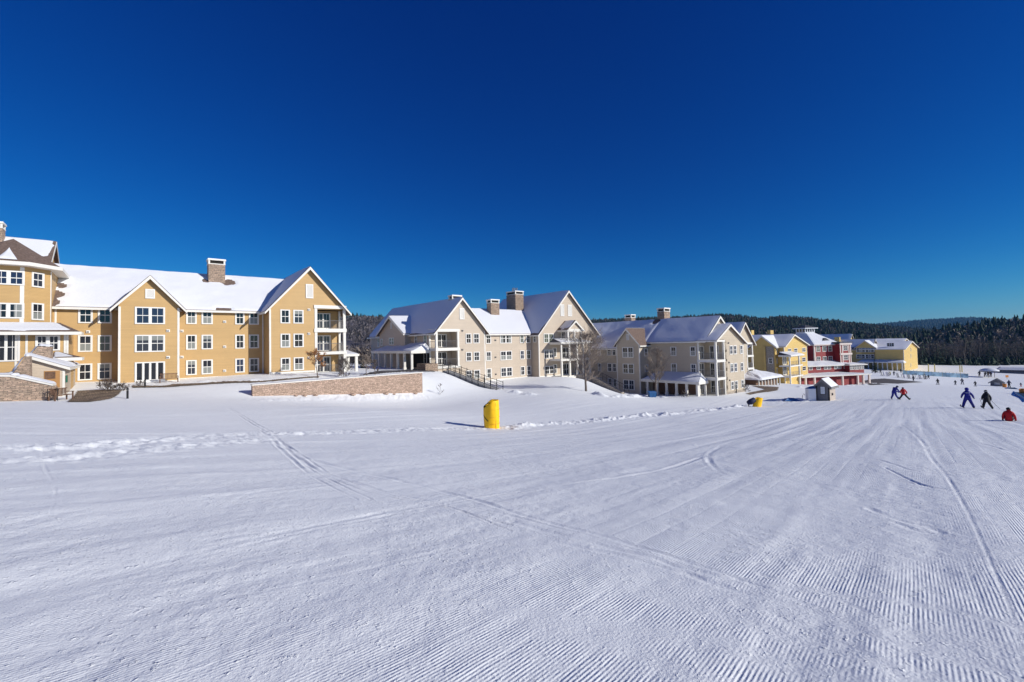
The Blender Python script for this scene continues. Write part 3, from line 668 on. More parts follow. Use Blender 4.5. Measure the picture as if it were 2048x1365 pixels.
wins(B, [(269, 330.5, 740)], [(-1.02, -3.16)], -2.5, 'door', '0')
wins(B, [(291, 309.4, 588)], [FY.sz(300, 578.5, -2.5)[1:] + FY.sz(300, 597.9, -2.5)[1:]], -2.5, 'louver')
vents(B, [(449, 644), (449, 694), (449, 742), (176, 664)], 0)
vents(B, [(363.5, 662.5), (363.5, 714.5)], 0)
vents(B, [(336, 662), (336, 715)], -2.5)
chimney(B, 2.15, 3.95, 5.2, 6.7, 8.2, 11.7)
# right wing with the corner balconies
wing(B, 7.4, 16.55, -3, 16, -4.6, 4.95, 10.15, 'yellow', bal=(12.6, 16.55), depth=2.2, floors=(2.5, -.48, -3.3), ztops=(5.1, 2.05, -.85), snow=(1, 1), seed=12)
wins(B, [(560.8, 580.3, 680), (586.8, 607.2, 680)], [(4.83, 3.12), (1.87, .16), (-1.09, -2.68)], -3)
wins(B, [(611, 626.7, 583)], [(FY.z(619, 569, -3), FY.z(619, 597, -3))], -3, 'louver')
sk = MB(); sk.box(7.36, 12.55, -3.035, -3.001, -3.0, -2.8); B.put(sk, 'skirting', 'trim')
fd = MB(); fd.box(7.3, 16.65, -3.12, -3.0, -4.8, -3.25); fd.box(7.34, 12.6, -3.06, -3.001, -3.24, -3.0); B.put(fd, 'foundation', 'found')
vents(B, [(617.5, 620), (617.5, 668), (617.5, 716)], -3)
# side porch past the wing
lean_roof(B, 16.6, 18.6, -2.2, 1.4, -.95, -.5, mat_='roofgrey', seed=8)
pb = MB()
for x, y in ((18.3, -2.0), (18.3, 1.1), (16.8, -2.0)): pb.box(x - .17, x + .17, y - .17, y + .17, -3.6, -1.1)
B.put(pb, 'porch_post', 'trim')
# corner tower
tw = [(-22, -3.25), (-12.91, -3.25), (-11.34, -1.42), (-11.34, 7), (-22, 7)]
w = MB(); w.prism(tw, -4.6, 8.5, 'z'); B.put(w, 'tower_wall', 'yellow')
sa_t, za_t = FY.sz(27, 478, .6)
ev = [(sa_t - 4.6, -1.9), (sa_t - 2.7, -4.1), (-12.5, -4.1), (-10.55, -1.85), (-10.55, 8.2), (sa_t - 4.6, 8.2)]; ap = (sa_t, .6, za_t)
w = MB(); n = len(ev); w.add([(a, b_, 8.35) for a, b_ in ev] + [ap], [(i, (i + 1) % n, n) for i in range(n)] + [tuple(range(n))[::-1]]); rf = B.put(w, 'tower_roof', 'shingle')
tb = MB(); fe = [(a + (.06 if a > sa_t else -.06), b_ + (-.06 if b_ < 2 else .06)) for a, b_ in ev]; tb.prism(fe, 8.08, 8.40, 'z'); tb.build('fascia', 'trim', rf, loc=(0, 0, 0))
def tp_(s0, t0, k): return (s0 + (ap[0] - s0) * k, t0 + (ap[1] - t0) * k, 8.4 + (ap[2] - 8.4) * k + .02)
snow_sheet(B, tp_(-14.6, -4.1, .06), tp_(-13.2, -4.1, .06), tp_(-13.9, -4.1, .5), tp_(-14.0, -4.1, .5), rf, th=.12, n=(10, 10))
cb = MB(); cb.box(-13.15, -12.9, -3.275, -3.251, -3, 8.0); cb.box(-11.5, -11.315, -1.45, -1.2, -3, 8.0); cb.box(-12.98, -12.88, -3.28, -3.15, -3, 8); B.put(cb, 'corner_board', 'trim')
for za, zb_ in ((7.63, 6.34), (4.7, 3.3)):
    window(B, -14.3, -3.26, (za + zb_) / 2, 2.9, za - zb_, 'triple', 'f'); window(B, -17.8, -3.26, (za + zb_) / 2, 2.9, za - zb_, 'triple', 'f')
    window(B, -12.13, -2.345, (za + zb_) / 2 + .02, 1.15, za - zb_ + .15, 'single', math.atan2(1.83, 1.57))
# higher block behind the tower
w = MB(); w.box(-26, -12.8, 8.5, 14.5, 5, 10.4); w.prism([(7.6, 10.3), (15.4, 10.3), (11.5, 13.2)], -26, -12.6, 's'); B.put(w, 'wall', 'yellow')
roof(B, -26, -12.6, 7.6, 15.4, 10.2, 13.1, 's', .4, snow=(1, 1), bare=(.75, .3), rake=(0, 1), seed=15)
sc_ = FY.s(-14, 460, 10.5); chimney(B, sc_ - .8, sc_ + .8, 9.7, 11.3, 12, FY.z(6, 448, 10.5))
# low porch block round the foot of the tower
PZ = 2.05; s_r = FY.s(137, 690, -4.6)
w = MB(); w.box(-24, s_r, -4.6, 0, -4.6, PZ); B.put(w, 'wall', 'yellow')
lean_roof(B, -24, s_r + .9, -5.6, -3.2, 2.0, 2.95, hip=(0, 1.6), mat_='shingle', bare=.75, seed=21)
window(B, (FY.s(70, 687, -4.6) + FY.s(121, 687, -4.6)) / 2, -4.605, (FY.z(95, 671, -4.6) + FY.z(95, 702, -4.6)) / 2, FY.s(121, 687, -4.6) - FY.s(70, 687, -4.6), FY.z(95, 671, -4.6) - FY.z(95, 702, -4.6), 'double')
window(B, FY.s(12, 690, -4.6), -4.605, FY.z(12, 695, -4.6), 1.7, 2.5, 'slider', 'f', '0')
cb = MB()
for px in (34, 55, 131.5, 136.5):
    x = FY.s(px, 690, -4.6); cb.box(x - .13, x + .02, -4.64, -4.601, -2, PZ - .1)
B.put(cb, 'corner_board', 'trim')

# ================================================================== cream lodge, centre
FC = Frame(975, 700, 76.7)
B = Bld('lodge', FC, -6.2, 'cream lodge in the centre with two tall front gables and a big stone chimney')
w = MB(); w.box(-2, 10.5, 0, 14, -8, 1.9); w.prism([(0, 1.9), (14, 1.9), (7, 6.45)], -3, 15, 's'); B.put(w, 'wall', 'cream')
roof(B, -3, 16, 0, 14, 1.9, 6.45, 's', .45, rake=(0, 0), seed=31, gov=0, bare=(.08, .2))
R3 = [(1.78, .12), (-1.19, -2.84), (-4.05, -5.69)]
wins(B, [(971.8, 981.9, 700), (1039.7, 1048.5, 700), (1052.2, 1061, 700)], R3)
wins(B, [(1000, 1023.6, 700)], R3, 0, 'double')
wing(B, -10.5, -1.2, -1, 23.5, -8, 2.25, 7.35, 'cream', bal=(-10.5, -6.3), depth=2.3, floors=(-.4, -3.2), ztops=(2.1, -.85), open_side='l', seed=33, snow=(1, 1), bare=(.25, 0))
wins(B, [(931.7, 942.7, 700), (947, 958.8, 700)], [(1.79, .21), (-1.15, -2.67), (-4.07, -5.51)], -1)
wins(B, [(919, 928, 623)], [(FC.z(923, 617, -1), FC.z(923, 639, -1))], -1, 'louver')
sk = MB(); sk.box(-1.1, 9.8, -.04, .001, -7.4, -5.95); sk.box(-10.3, -1.15, -1.04, -1.001, -8, -6.9); sk.box(9.9, 20, -2.05, -2.01, -7.6, -5.9); B.put(sk, 'skirting', 'trim')
vents(B, [(924.5, 662), (924.5, 700)], -1, m='dark'); vents(B, [(990.5, 681), (990.8, 715), (991.5, 749)], 0, m='dark')
# cross gable and porch on the shaded left side
w = MB(); w.box(-11.6, -10, 7, 17, -3.6, 2.2); w.prism([(7, 2.2), (17, 2.2), (12, 5.1)], -11.6, -7.5, 's'); B.put(w, 'wall', 'cream')
roof(B, -11.6, -6.6, 7, 17, 2.2, 5.1, 's', .5, rake=(1, 0), seed=36, gov=.5)
for t_, z_, w_, h_, st in ((12, 3.6, .6, 1.1, 'louver'), (12, .9, 1.9, 1.2, 'double'), (16, .8, .9, 1.2, 'single')): window(B, -11.605, t_, z_, w_, h_, st, 'l')
for t_, z_, w_, h_, st in ((5.3, 1.0, .9, 1.2, 'single'), (2.2, .9, 1, 1.9, 'single'), (20, .8, .9, 1.7, 'single'), (2.2, -2, 1, 2, 'single')): window(B, -10.505, t_, z_, w_, h_, st, 'l')
def side_porch(s_out, s_in, t0, t1, zl, zh, base, cols, name='porch_roof', hip=(1.2, 1.2), bare=.2, seed=5):
    mb = MB(); V = [(s_out, t0, zl), (s_out, t1, zl), (s_in, t1 - hip[1], zh), (s_in, t0 + hip[0], zh)]; th = .16
    V += [(a, b_, zl - th) for a, b_ in ((s_out, t0), (s_out, t1), (s_in, t1), (s_in, t0))] + [(s_in, t0, zl), (s_in, t1, zl)]
    mb.add(V, [(0, 1, 2, 3), (0, 3, 8), (2, 1, 9), (0, 1, 5, 4), (1, 9, 6, 5), (8, 0, 4, 7), (4, 5, 6, 7), (3, 2, 9, 8), (8, 9, 6, 7)]); o = B.put(mb, name, 'roofgrey')
    tb = MB(); tb.box(s_out - .06, s_out - .001, t0 - .05, t1 + .05, zl - .38, zl + .03); tb.box(s_out, s_in, t0 - .06, t0 - .002, zl - .38, zl + .03); tb.box(s_out, s_in, t1 + .002, t1 + .06, zl - .38, zl + .03)
    tb.build('fascia', 'trim', o, loc=(0, 0, 0)); e = .02
    snow_sheet(B, (s_out - .03, t0 + e, zl + .01), (s_out - .03, t1 - e, zl + .01), (s_in - .02, t1 - hip[1], zh + .01), (s_in - .02, t0 + hip[0], zh + .01), o, bare=bare, seed=seed, th=.12)
    snow_sheet(B, (s_out, t0 - .03, zl + .01), (s_in, t0 - .03, zl + .01), (s_in, t0 + hip[0], zh + .01), (s_in - .1, t0 + hip[0], zh + .01), o, bare=bare, seed=seed + 1, th=.12, n=(8, 6))
    pm = MB()
    for t_ in cols: pm.box(s_out + .1, s_out + .42, t_ - .16, t_ + .16, base, zl - .17); pm.box(s_out + .05, s_out + .47, t_ - .21, t_ + .21, base, base + .9)
    B.put(pm, 'porch_post', 'trim'); return o
side_porch(-13.8, -10.52, .6, 15.5, -.75, .4, -4.2, [1.0 + i * 2.35 for i in range(7)], seed=41)
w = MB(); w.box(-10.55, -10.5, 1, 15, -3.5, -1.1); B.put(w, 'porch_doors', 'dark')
w = MB(); w.box(-12.6, -10.5, -1.5, 1.2, -4.4, -2.7); B.put(w, 'stone_base', 'stone')
_a = FC.s(904.5, 595, 1); chimney(B, _a, FC.s(923, 595, 1), 1.0, FC.tz(897, 595, _a)[0], 6.6, FC.z(915, 591.5, 1))
_a = FC.s(982, 610, 5); chimney(B, _a, FC.s(998.6, 610, 5), 5, FC.tz(973.5, 610, _a)[0], 5.2, 8.25)
# tall right gable
wing(B, 9.95, 25.8, -2, 17, -8, 1.85, 9.7, 'cream', seed=44, snow=(1, 1), mid=17.6, bare=(.3, 0))
wins(B, [(1088, 1107.3, 700)], [(1.7, .03), (-1.24, -2.83), (-4.15, -5.69)], -2, 'double')
wins(B, [(1120.5, 1128, 620), (1135.5, 1143.5, 620)], [(FC.z(1132, 609.8, -2), FC.z(1132, 632.5, -2))], -2, 'louver')
window(B, 9.945, -1, .9, .8, 1.5, 'single', 'l')
_a = FC.s(1031, 600, 6.8); chimney(B, _a, FC.s(1047, 600, 6.8), 6.8, FC.tz(1013, 600, _a)[0], 6, FC.z(1040, 583, 6.8), flues=4); chimney(B, 21.6, 22.8, 6, 7.2, 6, 7.6)
# balcony bay on the gable: pediment, upper balcony, wrap-round porch below
bs0, bs1 = 14.9, 18.7
w = MB(); w.box(13.0, 20.4, -4.4, -2.02, -7.4, -6.05); w.box(12.6, 20.8, -4.9, -2.03, -3.3, -2.95); w.box(12.6, 20.8, -4.9, -2.03, -.35, .0)
w.box(bs0, bs1, -4.5, -2.03, 1.95, 2.5); B.put(w, 'balcony_floor', 'trim')
pm = MB()
for x in (12.8, 14.9, 16.9, 18.6, 20.4):
    pm.box(x, x + .3, -4.8, -4.5, -6.04, -3.31); pm.box(x, x + .26, -4.78, -4.52, -2.94, -.36)
for x in (bs0, bs1 - .3, bs0 + 1.75): pm.box(x, x + .3, -4.5, -4.2, .01, 1.94)
B.put(pm, 'balcony_post', 'trim')
lean_roof(B, 12.4, 21.0, -5.1, -2.05, .05, .75, hip=(1.2, 1.2), mat_='roofgrey', seed=46)
w = MB(); w.prism([(bs0, 2.5), (bs1, 2.5), ((bs0 + bs1) / 2, 3.95)], -4.5, -2.05, 't'); B.put(w, 'pediment', 'cream')
roof(B, bs0, bs1, -4.5, -2.3, 2.45, 3.95, 't', .35, th=.12, rake=(1, 0), seed=48, gov=.3, bare=(.9, .9))
railing(B, [(bs0 + .3, -4.35), (bs1 - .3, -4.35)], 0.76, .9); railing(B, [(13.1, -4.65), (20.4, -4.65)], -2.94); railing(B, [(bs0 + .12, -4.2), (bs0 + .12, -2.1)], .76, .9)
for z_ in (1.3, -1.85, -4.9):
    window(B, 16.9, -2.01, z_ - .1, 2.4, 2.1 if z_ < 0 else 1.9, 'slider', 'f', '0')
for z_ in (-1.75, -4.8): window(B, 13.9, -2.01, z_, 1., 1.7, 'single'); window(B, 19.7, -2.01, z_, 1., 1.7, 'single')

# ================================================================== beige lodge, right of centre
FG = Frame(1433, 740, 72.7)
B = Bld('lodge', FG, -9.0, 'beige lodge with a shaded side wall, corner balconies and a columned ground floor porch')
# rear part of the long wing, with a gabled bay on its shaded left side
w = MB(); w.box(-1.5, 10.4, 12.6, 30, -12, -1.2); w.box(-2.84, 0, 12.3, 17.25, -12, -.5); w.box(-.02, 1, 12.3, 13, -12, 0); w.prism([(-1.5, -1.2), (10.4, -1.2), (10.4, -.35), (5.0, 3.75), (-1.5, -1.16)], 12.7, 30, 't')
w.prism([(12.3, -.5), (17.25, -.5), (14.8, 2.15)], -2.84, 2, 's'); B.put(w, 'wall', 'beige')
HOLES[:] = [(4.6, 13.4, .9)]
roof(B, -1.5, 10.4, 12.95, 30, -1.12, 3.795, 't', .5, mid=5.0, ze2=-.3, rake=(0, 0), seed=51, gov=.5, bare=(0, .2)); HOLES[:] = []
roof(B, -2.84, 3.0, 12.3, 17.25, -.5, 2.15, 's', .45, rake=(1, 0), seed=53, snow=(0, 1), gov=.4)
cb = MB(); cb.box(-2.865, -2.841, 12.28, 12.46, -9.5, -.6); cb.box(-2.865, -2.841, 17.09, 17.27, -9.5, -.6); cb.box(-2.86, -2.7, 12.275, 12.299, -9.5, -.6); B.put(cb, 'corner_board', 'trim')
winl(B, [(1245.6, 1268.3, 738)], [(FG.tz(1257, a_, -2.84)[1], FG.tz(1257, b_, -2.84)[1]) for a_, b_ in ((695, 715.6), (728, 747.6), (760, 779.7))], -2.84, 'double')
winl(B, [(1253, 1258.5, 674)], [(FG.tz(1256, 668.5, -2.84)[1], FG.tz(1256, 681, -2.84)[1])], -2.84, 'louver')
winl(B, [(1196, 1202.5, 735), (1215.5, 1223.5, 735), (1225.5, 1233, 735)], [(FG.tz(1215, a_, -1.5)[1], FG.tz(1215, b_, -1.5)[1]) for a_, b_ in ((695.8, 711.6), (726.6, 743.6), (757, 772.5))], -1.5)
wins(B, [(1289.3, 1295.8, 735)], [(FG.z(1292, a_, 12.3), FG.z(1292, b_, 12.3)) for a_, b_ in ((697, 713), (729, 744), (760, 776))], 12.3)
# front wing with the long left side
wb = MB(); a, b_ = 0, 3.75
wb.box(2.9, 9.95, 0, 12.29, -11, -.5); wb.box(0, 2.9, 3.2, 12.29, -11, -.0); wb.box(0.02, 3.0, .0, 3.19, -.25, .0); wb.box(.1, 3.7, .1, 3.1, -11, -9.2)
wb.box(2.9, 3.75, 0, .1, -11, -.2)
wb.prism([(2.9, -.5), (9.95, -.5), (2.9, -.146)], 0, 4, 't'); wb.prism([(0, 0), (9.95, -.5), (4.4, 2.35)], 0, 4, 't'); wb.prism([(0, 0), (10.4, -.3), (5.0, 3.8)], 1.8, 12.7, 't'); B.put(wb, 'wall', 'beige')
roof(B, 0, 9.95, 0, 2.5, 0.0, 2.35, 't', .6, mid=4.4, ze2=-.55, seed=55, rake=(1, 0), gov=.5)
roof(B, 0, 10.4, 2.0, 12.0, 0.02, 3.8, 't', .58, mid=5.0, ze2=-.3, seed=57, rake=(1, 1), gov=.55, mats=('roofgrey', 'trim'), bare=(.12, 0))
# corner balconies, open to the front and the left
bf = MB()
for za, zb_ in ((-.14, -.45), (-3.31, -3.72), (-6.17, -6.58)): bf.box(-.1, 2.95, -.12, 3.15, zb_, za)
bf.box(-.1, 2.95, -.12, 3.15, -9.3, -9.05); B.put(bf, 'balcony_floor', 'trim')
bp_ = MB()
for za, zb_ in ((-.46, -3.3), (-3.73, -6.16), (-6.59, -9.04)):
    bp_.box(-.06, .24, -.06, .24, zb_, za); bp_.box(2.62, 2.89, -.06, .24, zb_, za); bp_.box(-.06, .2, 2.85, 3.12, zb_, za)
B.put(bp_, 'balcony_post', 'trim')
for zf in (-3.3, -6.16, -9.04):
    railing(B, [(.26, .02), (2.6, .02)], zf); railing(B, [(.02, .26), (.02, 2.84)], zf)
    window(B, 1.3, 3.195, zf + 1.15, 1.7, 2.2, 'slider', 'f', '0'); window(B, 2.895, 1.7, zf + 1.15, 1.6, 2.2, 'slider', 'l', '0')
wins(B, [(1460.3, 1466.2, 735), (1467.8, 1474, 735), (1480.5, 1485.8, 727)], [(-1.1, -2.62), (-4.1, -5.55), (-7.05, -8.47)], 0)
winl(B, [(1341, 1352.7, 700), (1380, 1391.7, 700)], [(-1.12, -2.73), (-3.98, -5.61)], 0)
vents(B, [(1456.3, 686.5), (1457.5, 725.5), (1459, 761)], 0, m='dark')
cb = MB(); cb.box(9.8, 9.97, -.025, -.001, -9.2, -.7); B.put(cb, 'corner_board', 'trim')
sk = MB(); sk.box(2.95, 10.0, -.05, -.002, -10.5, -8.75); B.put(sk, 'skirting', 'found')
side_porch(-3.0, -.02, 1.45, 12, -6.72, -5.5, -9.6, [1.85, 3.65, 5.45, 7.25, 9.05, 10.9], seed=59, bare=.1)
w = MB(); w.box(-.06, -.01, 3.4, 11.6, -9.4, -7.0); B.put(w, 'porch_doors', 'wood')
cp = MB(); cp.box(-2.5, -2.2, 1.7, 2.0, -9.6, -6.9); cp.box(-.6, -.3, 1.6, 1.9, -9.6, -6.9); B.put(cp, 'porch_post', 'trim')
_t = 12.2; _a = FG.s(1328.5, 628, _t); chimney(B, _a, FG.s(1340, 628, _t), _t, FG.tz(1314.5, 628, _a)[0], 2.0, FG.z(1330, 616.6, _t))
_t = 24; _a = FG.s(1262, 634, _t); chimney(B, _a, FG.s(1270.5, 634, _t), _t, _t + 1.6, 2, FG.z(1265, 629.8, _t))
# farther right gable of the same lodge
t2 = 9; sa = FG.s(1487.6, 646, t2)
wing(B, sa - 5.6, sa + 4.0, t2, 24, -11, -1.0, FG.z(1487.6, 646.5, t2), 'beige', bal=(sa + .9, sa + 4.0), depth=2, floors=(-3.7, -6.5, -9.0), ztops=(-1.3, -4.1, -6.9), seed=61, mid=sa - .5)

# ================================================================== yellow lodge beyond the beige one
FB = Frame(1570, 740, 118)
B = Bld('lodge', FB, -12.2, 'yellow lodge with a tall front gable, between the beige lodge and the red building')
s1 = FB.s(1614, 700, 0); sm = FB.s(1584, 669, 0); za = FB.z(1584, 670, 0); ze = FB.z(1571, 692, 0)
tA = FB.tz(1557, 730, 0)[0]; wing(B, 0, s1, 0, tA + 9, -15, ze, za, 'yellow2', seed=71, mid=sm + .3, snow=(1, 1))
rz = [(FB.z(1590, y0), FB.z(1590, y1)) for y0, y1 in ((697, 706),)]
wins(B, [(1575.5, 1582, 702), (1588, 1594.5, 702), (1604, 1611, 702)], rz); wins(B, [(1604, 1611, 722)], [(FB.z(1607, 715), FB.z(1607, 724)), (FB.z(1607, 733), FB.z(1607, 742))])
bs0 = FB.s(1580, 720, -2.5); bs1 = FB.s(1600, 720, -2.5)
zt = FB.z(1590, 711, -2.5); zf = [FB.z(1590, y, -2.5) for y in (731, 752)]; zg = FB.z(1590, 770, -2.5)
w = MB(); w.box(bs0 - .3, bs1 + 1.6, -2.6, -.02, zt - .3, zt)
for z_ in zf: w.box(bs0 - .3, bs1 + 1.6, -2.6, -.02, z_ - .3, z_)
B.put(w, 'balcony_floor', 'trim'); lean_roof(B, bs0 - .6, bs1 + 1.9, -2.9, -.03, zt + .1, zt + .8, hip=(.8, .8), seed=73)
w = MB()
for x in (bs0, bs1 - .3, (bs0 + bs1) / 2 + 2.9): w.box(x, x + .3, -2.5, -2.2, zg - .6, zt - .31)
B.put(w, 'balcony_post', 'trim')
for z_ in zf: railing(B, [(bs0, -2.4), (bs1 + 1.4, -2.4)], z_, 1.05, gap=.25); window(B, (bs0 + bs1) / 2, -.01, z_ + 1.2, 2.6, 2.1, 'slider', 'f', '0')
# rear range to its left: its shaded left end is part stone, part siding, under a gable whose front slope carries the snow
sB = FB.s(1551, 730, tA); tC = FB.tz(1533, 730, sB)[0]; tR, zR = FB.tz(1524, 670, sB); tE = tR * 2 - tA
w = MB(); w.box(sB, s1 - 1, tA, tE, -15, ze); w.prism([(tA, ze), (tE, ze), (tR, zR - .4)], sB, 2, 's'); B.put(w, 'wall', 'yellow2')
w = MB(); w.box(sB - .12, sB - .003, tA + .25, tC, -15, ze - .1); B.put(w, 'stone_wall', 'found')
w = MB(); w.box(sB - .5, sB - .003, tC + .01, tC + .5, -15, ze - .15); B.put(w, 'corner_board', 'yellow2')
roof(B, sB, s1 - 1.5, tA, tE, ze, zR - .4, 's', .5, seed=75, rake=(1, 0), gov=.45)
window(B, FB.s(1554, 702, tA), tA - .01, FB.z(1557, 702, tA), .5, 1.4)
for y_ in (722, 742): window(B, FB.s(1554, y_, tA), tA - .01, FB.z(1557, y_, tA), .5, 1.4)
window(B, sB - .125, (tA + tC) / 2, FB.tz(1542, 722, sB)[1], 1.0, 1.5, 'single', 'l')
chimney(B, FB.s(1503, 664, 11), FB.s(1508, 664, 11), 11, 12, -4, FB.z(1506, 661, 11), cap=False, m='yellow2'); chimney(B, FB.s(1541, 664, 13), FB.s(1547, 664, 13), 13, 14, -4, FB.z(1544, 661, 13), cap=False, m='yellow2')

# low hut with a snow roof in front of it
FH = Frame(1543, 772, 100, 40)
B = Bld('pavilion', FH, -10.9, 'low open pavilion with a thick snow roof beside the balconied yellow lodge', 'pavilion')
z0 = FH.z(1543, 771); zeH = FH.z(1530, 758.5); zaH = FH.z(1530, 746)
w = MB(); w.box(-6.5, 4.5, .6, 7, z0 - 1, zeH - .1); B.put(w, 'wall', 'wood')
w = MB()
for i in range(8): w.box(-6.6 + i * 1.6, -6.4 + i * 1.6, -.1, .1, z0 - 1, zeH - .05)
B.put(w, 'post', 'trim')
w = MB(); w.add([(-7.4, -.8, zeH), (5.4, -.8, zeH), (5.4, 8, zeH), (-7.4, 8, zeH), (-3, 3.6, zaH), (1.2, 3.6, zaH)], [(0, 1, 5, 4), (1, 2, 5), (2, 3, 4, 5), (3, 0, 4), (3, 2, 1, 0)]); rf = B.put(w, 'roof', 'roofgrey')
snow_sheet(B, (-7.4, -.8, zeH + .02), (5.4, -.8, zeH + .02), (1.2, 3.6, zaH + .02), (-3, 3.6, zaH + .02), rf, th=.3, seed=80); snow_sheet(B, (5.4, -.8, zeH + .02), (5.4, 8, zeH + .02), (1.2, 3.6, zaH + .02), (1.1, 3.6, zaH + .02), rf, th=.3, seed=81)
snow_sheet(B, (-7.4, 8, zeH + .02), (-7.4, -.8, zeH + .02), (-3, 3.6, zaH + .02), (-3.1, 3.6, zaH + .02), rf, th=.3, seed=82)

# ================================================================== red building
FR = Frame(1630, 735, 135, 14)
B = Bld('red_building', FR, -14.6, 'dark red building with a hipped snowy roof, a white rooftop cupola and pale trim', 'building')
def rx(px, py=735, t=0): return FR.s(px, py, t)
def rzv(py, px=1655, t=0): return FR.z(px, py, t)
x1 = rx(1681); zE = rzv(689); zA = rzv(666, 1645, 5); 
w = MB(); w.box(0, x1 + .5, 0, 13, -17, zE); B.put(w, 'wall', 'red')
o_ = .5; w = MB(); w.add([(-o_, -o_, zE), (x1 + o_, -o_, zE), (x1 + o_, 13.5, zE), (-o_, 13.5, zE), (2.2, 4.6, zA), (5.4, 4.6, zA), (5.4, 8.2, zA), (2.2, 8.2, zA)], [(0, 1, 5, 4), (1, 2, 6, 5), (2, 3, 7, 6), (3, 0, 4, 7), (4, 5, 6, 7), (3, 2, 1, 0)]); rf = B.put(w, 'roof', 'roofgrey')
w = MB(); w.box(-o_ - .06, x1 + o_ + .06, -o_ - .06, 13.56, zE - .3, zE - .002); w.build('fascia', 'pinkt', rf, loc=(0, 0, 0))
snow_sheet(B, (-o_, -o_, zE + .02), (x1 + o_, -o_, zE + .02), (5.4, 4.6, zA + .02), (2.2, 4.6, zA + .02), rf, seed=91, bare=.2); snow_sheet(B, (-o_, 13.5, zE + .02), (-o_, -o_, zE + .02), (2.2, 4.6, zA + .02), (2.2, 8.2, zA + .02), rf, seed=92, bare=.2)
snow_sheet(B, (x1 + o_, -o_, zE + .02), (x1 + o_, 13.5, zE + .02), (5.4, 8.2, zA + .02), (5.4, 4.6, zA + .02), rf, seed=93, bare=.4)
c0, c1 = 2.0, 5.6; zc = rzv(656, 1633, 4.6); zd = rzv(653, 1633, 4.6)                          # cupola
w = MB()
for i in range(5):
    for tt in (4.7, 7.9): w.box(c0 + i * .85, c0 + .18 + i * .85, tt, tt + .18, zA, zc)
for tt in (5.75, 6.8):
    for x in (c0, c1 - .2): w.box(x, x + .18, tt, tt + .18, zA, zc)
w.box(c0, c1, 4.72, 8.06, zA - .3, zA + .35); cu = B.put(w, 'cupola', 'white'); w = MB(); w.box(c0 + .2, c1 - .2, 4.95, 7.85, zA + .36, zc - .01); w.build('cupola_glass', 'g1', cu, loc=(0, 0, 0))
w = MB(); w.add([(c0 - .6, 4.1, zc), (c1 + .6, 4.1, zc), (c1 + .6, 8.7, zc), (c0 - .6, 8.7, zc), ((c0 + c1) / 2, 6.4, zc + 1.0)], [(0, 1, 4), (1, 2, 4), (2, 3, 4), (3, 0, 4), (3, 2, 1, 0)]); w.build('cupola_roof', 'roofgrey', cu, loc=(0, 0, 0))
w = MB(); w.box(c0 - .66, c1 + .66, 4.04, 8.76, zc - .22, zc - .003); w.build('fascia', 'white', cu, loc=(0, 0, 0))
w = MB(); xm = rx(1648, 681, 1.6)                                                     # eyebrow dormer
w.prism([(xm - 1.6, rzv(682.5, 1648, .9)), (xm + 1.6, rzv(682.5, 1648, .9)), (xm, rzv(676.5, 1648, .9))], .9, 4.5, 't'); B.put(w, 'dormer', 'roofgrey')
for px in (1637.6, 1650.2, 1661.5, 1673):
    for y0, y1 in ((692.3, 703.5), (713, 724.5)): window(B, rx(px), -.01, (rzv(y0) + rzv(y1)) / 2, 1.5, rzv(y0) - rzv(y1), 'single', 'f', rnd.choice('012'))
cb = MB(); cb.box(-.05, .35, -.06, -.001, -16, zE - .35); cb.box(-.06, -.001, -.05, .3, -16, zE - .35); B.put(cb, 'corner_board', 'pinkt')
ta, tb2 = rx(1681.5, 735, -2), rx(1703, 735, -2); zT = rzv(688, 1692, -2); w = MB(); w.box(ta, tb2, -2, 8, -17, zT); B.put(w, 'turret_wall', 'red')
w = MB()
for x in (ta - .03, ta + .75, tb2 - .9, tb2 - .25): w.box(x, x + .3, -2.08, -2.001, -13, zT - .3)
for y0, y1 in ((686.5, 690), (706.5, 710)): w.box(ta - .2, tb2 + .2, -2.3, -2.0, rzv(y1, 1692, -2), rzv(y0, 1692, -2))
B.put(w, 'turret_trim', 'pinkt')
w = MB(); w.box(ta - .4, tb2 + .4, -2.5, 8.2, zT + .35, zT + .6); o = B.put(w, 'turret_roof', 'roofgrey')
for y0, y1 in ((692, 701), (711, 720)): window(B, (ta + tb2) / 2, -2.01, rzv((y0 + y1) / 2, 1692, -2), 1.7, 1.5, 'single', 'f', '1')
la, lb = rx(1615, 740, -3), rx(1700, 740, -3); z1 = rzv(731, 1650, -3); zb1 = rzv(746.5, 1650, -3)                    # ground floor front with long window band
w = MB(); w.box(la, lb, -3, 12, -17, z1); B.put(w, 'wall', 'red'); lean_roof(B, la - .5, lb + .4, -3.7, -.02, z1, rzv(722.5, 1650), hip=(2, 0.5), seed=95, mat_='roofgrey')
for px, ww in ((1621, 1.3), (1637, 1.5), (1654.5, 2.6), (1675, 2.6), (1691.5, 1.5)): window(B, rx(px, 735, -3), -3.01, rzv(735, 1650, -3), ww, 1.3, 'double' if ww > 2 else 'single', 'f', '1')
sa_, sb_ = rx(1699, 740, -4.5), rx(1728, 740, -4.5); w = MB(); w.box(sa_, sb_, -4.5, 6, -17, rzv(729.5, 1710, -4.5)); B.put(w, 'sunroom_wall', 'red')
lean_roof(B, sa_ - .6, sb_ + .6, -5.1, 2, rzv(729, 1710, -4.5), rzv(723.5, 1705, -1), hip=(1, 1.6), seed=97, mat_='roofgrey')
for i in range(3): window(B, sa_ + (sb_ - sa_) * (i + .5) / 3, -4.51, rzv(734.5, 1712, -4.5), (sb_ - sa_) / 3 - .15, 1.5, 'double', 'f', '1')
pa, pc = rx(1603, 760, -9), rx(1742, 760, -9); zp = rzv(752, 1650, -9)
lean_roof(B, pa, pc, -9.3, -3.1, zp, rzv(746.3, 1650, -3.2), hip=(2, 4), seed=99, mat_='roofgrey')
